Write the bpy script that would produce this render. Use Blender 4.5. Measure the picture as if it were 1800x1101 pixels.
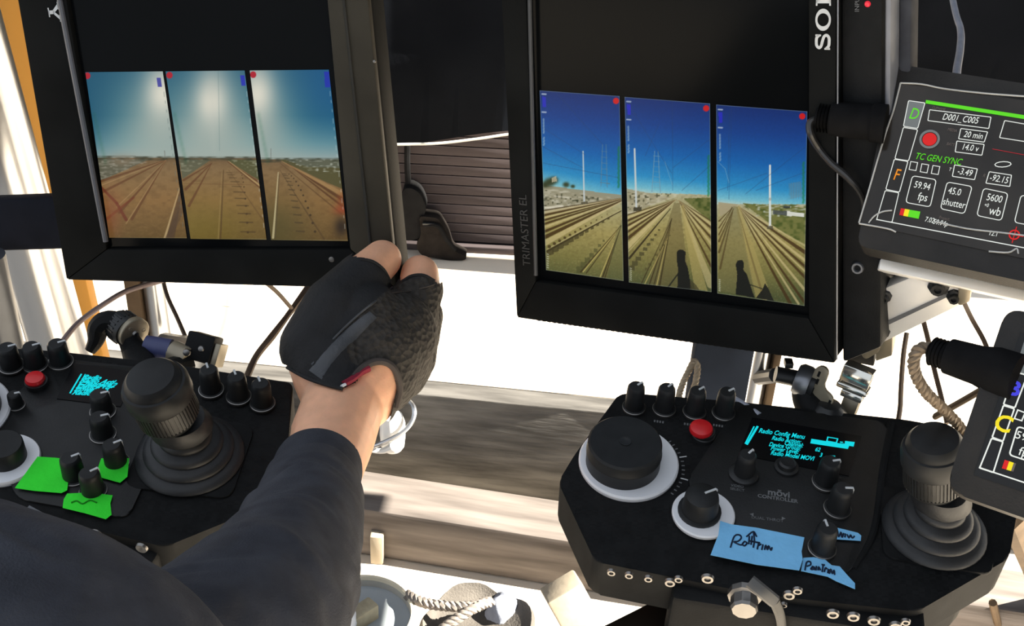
import bpy, bmesh, math, random
import numpy as np
from mathutils import Vector, Matrix, noise
from mathutils.bvhtree import BVHTree
random.seed(7)
for o in list(bpy.data.objects): bpy.data.objects.remove(o)
SC = bpy.context.scene
COL = SC.collection
V = Vector
# ---------------------------------------------------------------- camera
FPX = 2100.0
CAM = V((0, 0, 1.175))
P_, R_ = math.radians(32), math.radians(3)
FW = V((0, math.cos(P_), -math.sin(P_)))
_r0 = V((1, 0, 0)); _u0 = V((0, math.sin(P_), math.cos(P_)))
RT = math.cos(R_) * _r0 + math.sin(R_) * _u0
UP = -math.sin(R_) * _r0 + math.cos(R_) * _u0
cd = bpy.data.cameras.new('camera'); cam = bpy.data.objects.new('camera', cd); COL.objects.link(cam)
m = Matrix((RT, UP, -FW)).transposed().to_4x4(); m.translation = CAM
cam.matrix_world = m
cd.sensor_fit = 'HORIZONTAL'; cd.sensor_width = 36.0; cd.lens = 36.0 * FPX / 1800.0
cd.clip_start = 0.02; cd.clip_end = 200
SC.camera = cam
# ---------------------------------------------------------------- light
SC.view_settings.view_transform = 'Standard'; SC.view_settings.look = 'None'
SC.view_settings.exposure = 0.0; SC.view_settings.gamma = 1.0
SC.view_settings.use_curve_mapping = False
w = bpy.data.worlds.new('world'); SC.world = w; w.use_nodes = True
nt = w.node_tree; bg = nt.nodes['Background']
sky = nt.nodes.new('ShaderNodeTexSky'); sky.sky_type = 'HOSEK_WILKIE'
sky.sun_direction = V((.80, -.03, .60)).normalized(); sky.turbidity = 3.0; sky.ground_albedo = .5
mixw = nt.nodes.new('ShaderNodeMix'); mixw.data_type = 'RGBA'; mixw.inputs[0].default_value = .35
mixw.inputs[6].default_value = (.86, .92, 1.0, 1)
nt.links.new(sky.outputs[0], mixw.inputs[7]); nt.links.new(mixw.outputs[2], bg.inputs[0])
bg.inputs[1].default_value = 1.5
SUN = V((.80, -.03, .60)).normalized()
sl = bpy.data.lights.new('sun', 'SUN'); sl.energy = 34; sl.angle = .009; sl.color = (1, .93, .80)
so = bpy.data.objects.new('sun', sl); COL.objects.link(so)
so.rotation_euler = SUN.to_track_quat('Z', 'Y').to_euler(); so.location = (3, 2, 4)

# ---------------------------------------------------------------- helpers
def ray(u, v): return FW + RT * ((u - 900) / FPX) - UP * ((v - 550.5) / FPX)
def at(u, v, d): return CAM + ray(u, v) * d
def hitp(u, v, p0, n):
    D = ray(u, v); return CAM + D * ((p0 - CAM).dot(n) / D.dot(n))
def proj(p):
    q = p - CAM; d = q.dot(FW); return (900 + FPX * q.dot(RT) / d, 550.5 - FPX * q.dot(UP) / d, d)

class Fr:
    def __init__(s, o, ex, ey=None, n=None):
        s.o = V(o); ex = V(ex).normalized()
        if n is None: n = ex.cross(V(ey))
        n = V(n).normalized(); ex = (ex - n * ex.dot(n)).normalized()
        s.n = n; s.ex = ex; s.ey = n.cross(ex)
        s.m = Matrix((s.ex, s.ey, s.n)).transposed()
        s.mt = s.m.transposed()
        s.M = s.m.to_4x4(); s.M.translation = s.o
    def loc(s, p): return s.mt @ (p - s.o)
    def px(s, u, v, z=0.0): return s.loc(hitp(u, v, s.o + s.n * z, s.n))
    def p2(s, pts, z=0.0): return [tuple(s.px(u, v, z).xy) for u, v in pts]
    def hit(s, u, v, p0, nl): return s.loc(hitp(u, v, s.o + s.m @ V(p0), s.m @ V(nl)))
    def w(s, p): return s.o + s.m @ V(p)
    def depth(s, u, v, d): return s.loc(at(u, v, d))

def axis_m(p, d, up=None):
    d = V(d).normalized(); q = d.to_track_quat('Z', 'Y').to_matrix().to_4x4(); q.translation = V(p); return q
def T(x, y, z): return Matrix.Translation((x, y, z))

def smooth_path(pts, n=6):
    pts = [V(p) for p in pts]
    if len(pts) < 3: return pts
    P = [pts[0] * 2 - pts[1]] + pts + [pts[-1] * 2 - pts[-2]]
    out = []
    for i in range(1, len(P) - 2):
        a, b, c, d = P[i - 1:i + 3]
        for k in range(n):
            t = k / n
            out.append(.5 * (2 * b + (c - a) * t + (2 * a - 5 * b + 4 * c - d) * t * t + (3 * b - a - 3 * c + d) * t ** 3))
    out.append(pts[-1]); return out

class Mb:
    def __init__(s): s.bm = bmesh.new()
    def merge(s, b, m=None):
        if m is not None: bmesh.ops.transform(b, matrix=m, verts=b.verts)
        me = bpy.data.meshes.new('t'); b.to_mesh(me); b.free(); s.bm.from_mesh(me); bpy.data.meshes.remove(me); return s
    def prism(s, poly, z0, z1, bev=0, seg=2, m=None, top_only=False):
        b = bmesh.new(); poly = [tuple(p)[:2] for p in poly]
        ar = sum(poly[i][0] * poly[(i + 1) % len(poly)][1] - poly[(i + 1) % len(poly)][0] * poly[i][1] for i in range(len(poly)))
        if ar < 0: poly = poly[::-1]
        lo = [b.verts.new((x, y, z0)) for x, y in poly]; hi = [b.verts.new((x, y, z1)) for x, y in poly]
        n = len(poly); b.faces.new(hi); b.faces.new(lo[::-1])
        for i in range(n): b.faces.new((lo[i], lo[(i + 1) % n], hi[(i + 1) % n], hi[i]))
        if bev:
            if top_only: es = [e for e in b.edges if e.verts[0].co.z == z1 and e.verts[1].co.z == z1]
            else: es = list(b.edges)
            bmesh.ops.bevel(b, geom=es, offset=bev, segments=seg, profile=.5, affect='EDGES', clamp_overlap=True)
        return s.merge(b, m)
    def box(s, x0, x1, y0, y1, z0, z1, bev=0, seg=2, m=None):
        return s.prism([(x0, y0), (x1, y0), (x1, y1), (x0, y1)], z0, z1, bev, seg, m)
    def rrect(s, x0, x1, y0, y1, r, z0, z1, bev=0, m=None, k=5):
        return s.prism(rr(x0, x1, y0, y1, r, k), z0, z1, bev, 2, m)
    def lathe(s, prof, seg=32, m=None, star=None):
        b = bmesh.new(); rings = []
        for r, z in prof:
            if r <= 1e-7: rings.append([b.verts.new((0, 0, z))])
            else: rings.append([b.verts.new((r * math.cos(2 * math.pi * i / seg), r * math.sin(2 * math.pi * i / seg), z)) for i in range(seg)])
        for a, c in zip(rings[:-1], rings[1:]):
            for i in range(seg):
                j = (i + 1) % seg
                if len(a) == 1 and len(c) == 1: continue
                if len(a) == 1: b.faces.new((a[0], c[j], c[i]))
                elif len(c) == 1: b.faces.new((a[i], a[j], c[0]))
                else: b.faces.new((a[i], a[j], c[j], c[i]))
        bmesh.ops.recalc_face_normals(b, faces=b.faces)
        return s.merge(b, m)
    def tube(s, pts, r, seg=10, n=6, flat=1.0, twist=0.0):
        pts = smooth_path(pts, n); k = len(pts)
        rs = r if isinstance(r, (list, tuple)) else [r, r]
        b = bmesh.new(); rings = []; up = None
        for i, p in enumerate(pts):
            d = (pts[min(i + 1, k - 1)] - pts[max(i - 1, 0)]).normalized()
            if up is None: up = d.orthogonal().normalized()
            up = (up - d * up.dot(d)).normalized(); sd = d.cross(up)
            t = i / (k - 1) * (len(rs) - 1); a = min(int(t), len(rs) - 2); rad = rs[a] + (rs[a + 1] - rs[a]) * (t - a)
            rings.append([b.verts.new(p + (up * math.cos(2 * math.pi * q / seg) + sd * math.sin(2 * math.pi * q / seg) * flat) * rad) for q in range(seg)])
        for A, B in zip(rings[:-1], rings[1:]):
            for i in range(seg): b.faces.new((A[i], A[(i + 1) % seg], B[(i + 1) % seg], B[i]))
        b.faces.new(rings[0][::-1]); b.faces.new(rings[-1])
        return s.merge(b)
    def rope(s, pts, r, pitch, strands=3, n=10):
        pts = smooth_path(pts, n); k = len(pts); L = 0; ups = None
        lines = [[] for _ in range(strands)]
        for i, p in enumerate(pts):
            d = (pts[min(i + 1, k - 1)] - pts[max(i - 1, 0)]).normalized()
            if ups is None: ups = d.orthogonal().normalized()
            ups = (ups - d * ups.dot(d)).normalized(); sd = d.cross(ups)
            if i: L += (p - pts[i - 1]).length
            for q in range(strands):
                a = 2 * math.pi * (L / pitch + q / strands); lines[q].append(p + (ups * math.cos(a) + sd * math.sin(a)) * r * .5)
        for l in lines: s.tube(l, r * .58, 6, 1)
        return s
    def poly(s, pts):
        s.bm.faces.new([s.bm.verts.new(V(p)) for p in pts]); return s
    def mesh(s, me, m=None):
        b = bmesh.new(); b.from_mesh(me); return s.merge(b, m)
    def sphere(s, c, r, sc=(1, 1, 1), seg=20):
        prof = [(r * math.sin(math.pi * i / 12), -r * math.cos(math.pi * i / 12)) for i in range(13)]; prof[0] = (0, -r); prof[-1] = (0, r)
        return s.lathe(prof, seg, T(*c) @ Matrix.Diagonal((*sc, 1)))
    def build(s, name, mat, parent=None, smooth=35, uv=False):
        bm = s.bm; bmesh.ops.recalc_face_normals(bm, faces=bm.faces) if False else None
        th = math.radians(smooth)
        for f in bm.faces: f.smooth = smooth > 0
        for e in bm.edges:
            if len(e.link_faces) == 2: e.smooth = e.calc_face_angle(0) < th
        me = bpy.data.meshes.new(name); bm.to_mesh(me); bm.free()
        if mat is not None: me.materials.append(mat)
        return link(name, me, parent)
def link(name, me, parent=None):
    o = bpy.data.objects.new(name, me); COL.objects.link(o)
    if parent is not None: o.parent = parent
    return o
def rr(x0, x1, y0, y1, r, k=5):
    out = []
    for cx, cy, a0 in ((x1 - r, y0 + r, -90), (x1 - r, y1 - r, 0), (x0 + r, y1 - r, 90), (x0 + r, y0 + r, 180)):
        for i in range(k + 1):
            a = math.radians(a0 + 90 * i / k); out.append((cx + r * math.cos(a), cy + r * math.sin(a)))
    return out
def round_poly(pts, r, k=4):
    out = []; n = len(pts); pts = [V(p[:2]) for p in pts]
    for i in range(n):
        p, a, b = pts[i], pts[i - 1], pts[(i + 1) % n]
        d1 = min(r, (a - p).length * .45); d2 = min(r, (b - p).length * .45)
        A = p + (a - p).normalized() * d1; B = p + (b - p).normalized() * d2
        for j in range(k + 1):
            t = j / k; out.append(tuple((1 - t) ** 2 * A + 2 * t * (1 - t) * p + t * t * B))
    return out
def tag(o, label=None, cat=None, group=None, kind=None):
    if label: o['label'] = label
    if cat: o['category'] = cat
    if group: o['group'] = group
    if kind: o['kind'] = kind
    return o
def thing(name, label, cat, fr=None, group=None):
    o = bpy.data.objects.new(name, None); COL.objects.link(o); o.empty_display_size = .02
    if isinstance(fr, Fr): o.matrix_world = fr.M
    elif fr is not None: o.location = fr
    return tag(o, label, cat, group)
_tc = {}
def text_mesh(s, size, shear=0.0, align='CENTER', ext=0.0, bold=0.0, sx=1.0):
    k = (s, size, shear, align, ext, bold, sx)
    if k in _tc: return _tc[k]
    c = bpy.data.curves.new('t', 'FONT'); c.body = s; c.size = size; c.shear = shear; c.align_x = align; c.align_y = 'CENTER'
    c.extrude = ext; c.offset = bold; c.resolution_u = 3
    o = bpy.data.objects.new('t', c); COL.objects.link(o)
    dg = bpy.context.evaluated_depsgraph_get(); me = bpy.data.meshes.new_from_object(o.evaluated_get(dg))
    bpy.data.objects.remove(o); bpy.data.curves.remove(c)
    if sx != 1: me.transform(Matrix.Diagonal((sx, 1, 1, 1)))
    _tc[k] = me; return me
def rz(a): return Matrix.Rotation(a, 4, 'Z')

# ---------------------------------------------------------------- materials
def srgb(r, g, b):
    f = lambda c: (c / 255 / 12.92) if c <= 10.3 else ((c / 255 + .055) / 1.055) ** 2.4
    return (f(r), f(g), f(b))
MATS = {}
def mat(name, col, rough=.5, metal=0, spec=.5, var=.12, vscale=40, bump=0, bscale=300, em=0, emc=None, kind='noise', stretch=None, trans=0, ior=None, coat=0):
    if name in MATS: return MATS[name]
    m = bpy.data.materials.new(name); m.use_nodes = True; nt = m.node_tree; b = nt.nodes['Principled BSDF']
    b.inputs['Roughness'].default_value = rough; b.inputs['Metallic'].default_value = metal
    b.inputs['Specular IOR Level'].default_value = spec
    if trans: b.inputs['Transmission Weight'].default_value = trans
    if ior: b.inputs['IOR'].default_value = ior
    if coat: b.inputs['Coat Weight'].default_value = coat; b.inputs['Coat Roughness'].default_value = .08
    tc = nt.nodes.new('ShaderNodeTexCoord'); src = tc.outputs['Object']
    if stretch:
        mp = nt.nodes.new('ShaderNodeMapping'); mp.inputs['Scale'].default_value = stretch; nt.links.new(src, mp.inputs[0]); src = mp.outputs[0]
    if var:
        n = nt.nodes.new('ShaderNodeTexNoise'); n.inputs['Scale'].default_value = vscale; n.inputs['Detail'].default_value = 5
        nt.links.new(src, n.inputs['Vector'])
        r = nt.nodes.new('ShaderNodeValToRGB'); e = r.color_ramp.elements
        e[0].position = .3; e[1].position = .72
        e[0].color = (*[max(0, c * (1 - var)) for c in col], 1); e[1].color = (*[min(1, c * (1 + var)) for c in col], 1)
        nt.links.new(n.outputs['Fac'], r.inputs[0]); nt.links.new(r.outputs[0], b.inputs['Base Color'])
    else: b.inputs['Base Color'].default_value = (*col, 1)
    if bump:
        if kind == 'noise': t = nt.nodes.new('ShaderNodeTexNoise'); t.inputs['Scale'].default_value = bscale; t.inputs['Detail'].default_value = 3; out = t.outputs['Fac']
        elif kind == 'voronoi': t = nt.nodes.new('ShaderNodeTexVoronoi'); t.inputs['Scale'].default_value = bscale; out = t.outputs['Distance']
        elif kind == 'wave': t = nt.nodes.new('ShaderNodeTexWave'); t.inputs['Scale'].default_value = bscale; t.inputs['Distortion'].default_value = 1.5; out = t.outputs['Fac']
        elif kind == 'check': t = nt.nodes.new('ShaderNodeTexChecker'); t.inputs['Scale'].default_value = bscale; out = t.outputs['Fac']
        nt.links.new(src, t.inputs['Vector'])
        bp = nt.nodes.new('ShaderNodeBump'); bp.inputs['Strength'].default_value = bump; bp.inputs['Distance'].default_value = .002
        nt.links.new(out, bp.inputs['Height']); nt.links.new(bp.outputs[0], b.inputs['Normal'])
    if em:
        b.inputs['Emission Color'].default_value = (*(emc or col), 1); b.inputs['Emission Strength'].default_value = em
    MATS[name] = m; return m
def screen_mat(name, strength=1.0):
    m = bpy.data.materials.new(name); m.use_nodes = True; nt = m.node_tree; b = nt.nodes['Principled BSDF']
    a = nt.nodes.new('ShaderNodeVertexColor'); a.layer_name = 'pic'
    b.inputs['Base Color'].default_value = (.005, .005, .005, 1); b.inputs['Roughness'].default_value = .25; b.inputs['Specular IOR Level'].default_value = .12
    nt.links.new(a.outputs['Color'], b.inputs['Emission Color']); b.inputs['Emission Strength'].default_value = strength
    return m
def ink(name, rgb, s=1.0):
    return mat(name, tuple(c * .3 for c in srgb(*rgb)), .5, 0, .1, 0, em=s, emc=srgb(*rgb))
M_blk = mat('black_plastic', (.011, .0115, .012), .55, 0, .08, .2, 60, .15, 900)
M_blk2 = mat('satin_black_metal', (.02, .021, .022), .38, .2, .4, .2, 30, .05, 500)
M_case = mat('monitor_case', (.007, .0075, .0075), .6, 0, .05, .25, 20, .08, 700)
M_casewarm = mat('monitor_case_reflection', (.034, .031, .024), .5, 0, .1, .25, 15, .08, 700)  # lighter case colour for one bezel bar, with a brownish reflection painted in
M_glass = mat('dark_screen_glass', (.0035, .004, .0045), .15, 0, .05, .2, 5)
M_grey = mat('grey_metal', (.22, .23, .25), .35, .7, .5, .15, 30)
M_steel = mat('brushed_steel', (.55, .56, .58), .28, .95, .5, .1, 20, .05, 400, stretch=(1, 1, .05))
M_alu = mat('aluminium', (.90, .88, .84), .35, .25, .5, .08, 25, .04, 600)
M_screw = mat('screw_steel', (.22, .21, .20), .35, .9, .5, .1, 80)
M_rubber = mat('rubber', (.009, .009, .0095), .8, 0, .03, .2, 60, .15, 600)
M_white = mat('white_plastic', (.78, .79, .82), .35, 0, .5, .03, 20)
M_print = mat('white_print', (.55, .57, .58), .6, 0, .3, .1, 80)
M_printdim = mat('grey_print', (.16, .165, .17), .6, 0, .3, .2, 200)
M_red = mat('red_plastic', (.62, .015, .02), .3, 0, .5, .1, 40)
# ---------------------------------------------------------------- setting
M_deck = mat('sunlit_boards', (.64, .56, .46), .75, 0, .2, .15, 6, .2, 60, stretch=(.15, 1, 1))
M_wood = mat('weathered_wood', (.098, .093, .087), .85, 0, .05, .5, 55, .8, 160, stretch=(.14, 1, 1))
M_wood2 = mat('timber_wood', (.15, .13, .118), .8, 0, .05, .45, 45, .5, 80, stretch=(.1, 1, 1))
M_ground = mat('pale_ground', (.62, .55, .46), .9, 0, .1, .1, 4, .2, 80)
M_cloth = mat('black_duvetyne', (.009, .0105, .014), .95, 0, .02, .3, 6, .3, 60)
M_rib = mat('dark_ribbed_board', (.050, .041, .043), .75, 0, .1, .3, 20, .3, 120, stretch=(.15, 1, 1))
ZD = 0.175
up = V((0, 0, 1))
# line of the deck's front edge, from the photo, on the deck plane
A = hitp(740, 694, V((0, 0, ZD)), up); B = hitp(1068, 726, V((0, 0, ZD)), up)
fd = Fr((A + B) / 2, (B - A), n=up)          # x along the edge, y away from the viewer
def slab(name, fr, x0, x1, y0, y1, z0, z1, mt, kind=None, bev=.004):
    b = Mb().box(x0, x1, y0, y1, z0, z1, bev); o = b.build(name, mt); o.matrix_world = fr.M
    if kind: o['kind'] = kind
    return o
ground = slab('floor', Fr((0, 0, 0), (1, 0, 0), n=up), -8, 8, -4, 14, -.1, 0, M_ground, 'structure')
tag(ground, 'pale sunlit ground in front of the wooden deck', 'floor')
dk = bpy.data.objects.new('deck', None); COL.objects.link(dk); dk.matrix_world = fd.M
tag(dk, 'raised wooden deck of sunlit boards behind the equipment', 'deck', kind='structure')
y = .036
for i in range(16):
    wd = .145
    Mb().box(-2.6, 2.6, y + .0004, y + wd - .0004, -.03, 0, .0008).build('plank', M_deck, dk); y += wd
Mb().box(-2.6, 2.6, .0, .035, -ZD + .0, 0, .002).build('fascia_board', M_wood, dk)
Mb().box(-2.6, 2.6, .3, 2.3, -ZD, -.031, 0).build('joist_base', M_wood, dk)
# loose timber in front of the deck
tA = hitp(660, 872, V((0, 0, .085)), up); tB = hitp(1000, 925, V((0, 0, .085)), up)
ft = Fr((tA + tB) / 2, (tB - tA), n=up)
b = Mb().box(-1.15, 1.3, -.03, .05, -.085, 0, .005, 2)
o = b.build('timber_beam', M_wood2); ft2 = Fr(ft.o, ft.ex, n=up); o.matrix_world = ft2.M
tag(o, 'squared grey brown timber lying on the ground before the deck', 'timber')

# black cloth behind the monitors
def cloth(name, label, pts_bottom, ztop, folds, amp, mt, thick=.004):
    b = Mb(); P = smooth_path([V(p) for p in pts_bottom], 14); n = len(P); rows = 12; L = 0; g = []
    bm = b.bm
    nrm = []
    for i, p in enumerate(P):
        d = P[min(i + 1, n - 1)] - P[max(i - 1, 0)]; d.z = 0; nrm.append(V((d.y, -d.x, 0)).normalized())
    for r in range(rows + 1):
        row = []; L = 0
        for i, p in enumerate(P):
            if i: L += (p - P[i - 1]).length
            t = r / rows; z = p.z + (ztop - p.z) * t
            off = amp * (math.sin(L * folds + 1.3 * math.sin(L * 3.1)) * (1 - .4 * t) + .6 * noise.noise(V((L * 4, t * 2, 1))))
            q = p + nrm[i] * off; row.append(bm.verts.new((q.x, q.y, z)))
        g.append(row)
    for r in range(rows):
        for i in range(n - 1): bm.faces.new((g[r][i], g[r][i + 1], g[r + 1][i + 1], g[r + 1][i]))
    ext = bmesh.ops.solidify(bm, geom=list(bm.faces), thickness=thick)
    o = b.build(name, mt, smooth=70); tag(o, label, 'cloth', kind='structure'); return o
YB = 1.72
def onY(u, v, yy): return hitp(u, v, V((0, yy, 0)), V((0, 1, 0)))
bl = [onY(-500, 300, YB), onY(0, 292, YB), onY(330, 285, YB), onY(700, 258, YB), onY(900, 236, YB - .02), onY(1250, 215, YB), onY(1700, 240, YB), onY(2050, 255, YB), onY(2500, 290, YB - .02)]
o = cloth('wall_back', 'matte black cloth drape hanging behind the two monitors', bl, 2.3, 9, .018, M_cloth)
# hem wire
pts = [onY(560, 258, YB - .035), onY(700, 254, YB - .035), onY(770, 252, YB - .035), onY(840, 244, YB - .035), onY(895, 236, YB - .035), onY(990, 225, YB - .035)]
o = Mb().tube(pts, .0022, 6).build('white_wire', mat('white_wire', (.6, .58, .55), .5)); tag(o, 'thin white wire strung along the hem of the black drape', 'wire')
# ribbed board hung below the drape
fb = Fr(onY(800, 350, 1.80), (1, 0, 0), n=(0, -1, 0))
hb = thing('ribbed_board', 'dark ribbed wooden board hanging under the black drape between monitors', 'board', fb)
q0 = fb.px(700, 245); q1 = fb.px(905, 437)
ytop, ybot = q0.y + .03, ZD - fb.o.z + .016; n = 12; h = (ytop - ybot) / n
for i in range(n):
    Mb().box(q0.x - .10, q1.x + .10, ybot + i * h + .0005, ybot + (i + 1) * h - .0005, -.012, .004, .0012).build('slat', M_rib, hb)
Mb().box(q0.x - .10, q1.x + .10, ybot, ytop, -.03, -.012, 0).build('backing', M_rib, hb)
Mb().box(q0.x - .10, q1.x + .10, ybot - .016, ybot - .003, -.03, .014, .002).build('bottom_rail', M_rib, hb)

# unseen side drape, added right of the frame to shade the operating position
o = cloth('added_shade_cloth', 'unseen black cloth added beyond the touch panels to shade the equipment', [(.86, -2.2, .84), (.84, -1.2, .83), (.83, -.3, .82), (.82, .5, .81), (.83, 1.22, .83)], 2.9, 8, .012, M_cloth)
# ---------------------------------------------------------------- painter for the monitor pictures
class Paint:
    def __init__(s, X, Y): s.X = X; s.Y = Y; s.c = np.zeros((len(X), 3)); s.rng = np.random.default_rng(3)
    def mix(s, a, col): a = np.clip(a, 0, 1)[:, None]; s.c = s.c * (1 - a) + np.array(col, float) * a
    def grad(s, stops, along='Y'):
        t = s.Y if along == 'Y' else s.X; xs = [k for k, _ in stops]
        s.c = np.stack([np.interp(t, xs, [c[i] for _, c in stops]) for i in range(3)], 1)
    def seg(s, x0, y0, x1, y1, w0, w1, col, a=1.0, soft=.8, y_min=None):
        dx, dy = x1 - x0, y1 - y0; L = dx * dx + dy * dy
        t = np.clip(((s.X - x0) * dx + (s.Y - y0) * dy) / L, 0, 1)
        d = np.hypot(s.X - x0 - t * dx, s.Y - y0 - t * dy); w = w0 + (w1 - w0) * t
        s.mix(a * np.clip((w / 2 - d) / soft + .5, 0, 1), col)
    def line(s, pts, w0, w1, col, a=1.0, soft=.8):
        n = len(pts) - 1
        for i in range(n): s.seg(*pts[i], *pts[i + 1], w0 + (w1 - w0) * i / n, w0 + (w1 - w0) * (i + 1) / n, col, a, soft)
    def glow(s, cx, cy, rx, ry, col, a=1.0, p=2.0):
        d = ((s.X - cx) / rx) ** 2 + ((s.Y - cy) / ry) ** 2; s.mix(a * np.exp(-d ** (p / 2)), col)
    def dot(s, cx, cy, r, col, ry=None): 
        d = np.hypot((s.X - cx), (s.Y - cy) * r / (ry or r)); s.mix(np.clip((r - d) / 1.0 + .5, 0, 1), col)
    def poly(s, pts, col, a=1.0):
        ins = np.zeros(len(s.X), bool); n = len(pts)
        for i in range(n):
            (x0, y0), (x1, y1) = pts[i], pts[(i + 1) % n]
            c = ((y0 > s.Y) != (y1 > s.Y)) & (s.X < (x1 - x0) * (s.Y - y0) / (y1 - y0 + 1e-9) + x0); ins ^= c
        s.mix(a * ins, col)
    def nz(s, sx, sy, seed=0):
        r = np.random.default_rng(seed); x = s.X / sx; y = s.Y / sy; G = r.random((128, 128))
        xi = np.floor(x).astype(int); yi = np.floor(y).astype(int); fx = x - xi; fy = y - yi; fx = fx * fx * (3 - 2 * fx); fy = fy * fy * (3 - 2 * fy)
        g = lambda a, b: G[a % 128, b % 128]
        return g(xi, yi) * (1 - fx) * (1 - fy) + g(xi + 1, yi) * fx * (1 - fy) + g(xi, yi + 1) * (1 - fx) * fy + g(xi + 1, yi + 1) * fx * fy
    def region(s, cond, col, a): s.mix(np.where(cond, a, 0.0), col)
    def rails(s, vp, ends, w, col, a=.8, w0=.6):
        for e in ends: s.seg(*vp, *e, w0, w, col, a)

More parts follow.
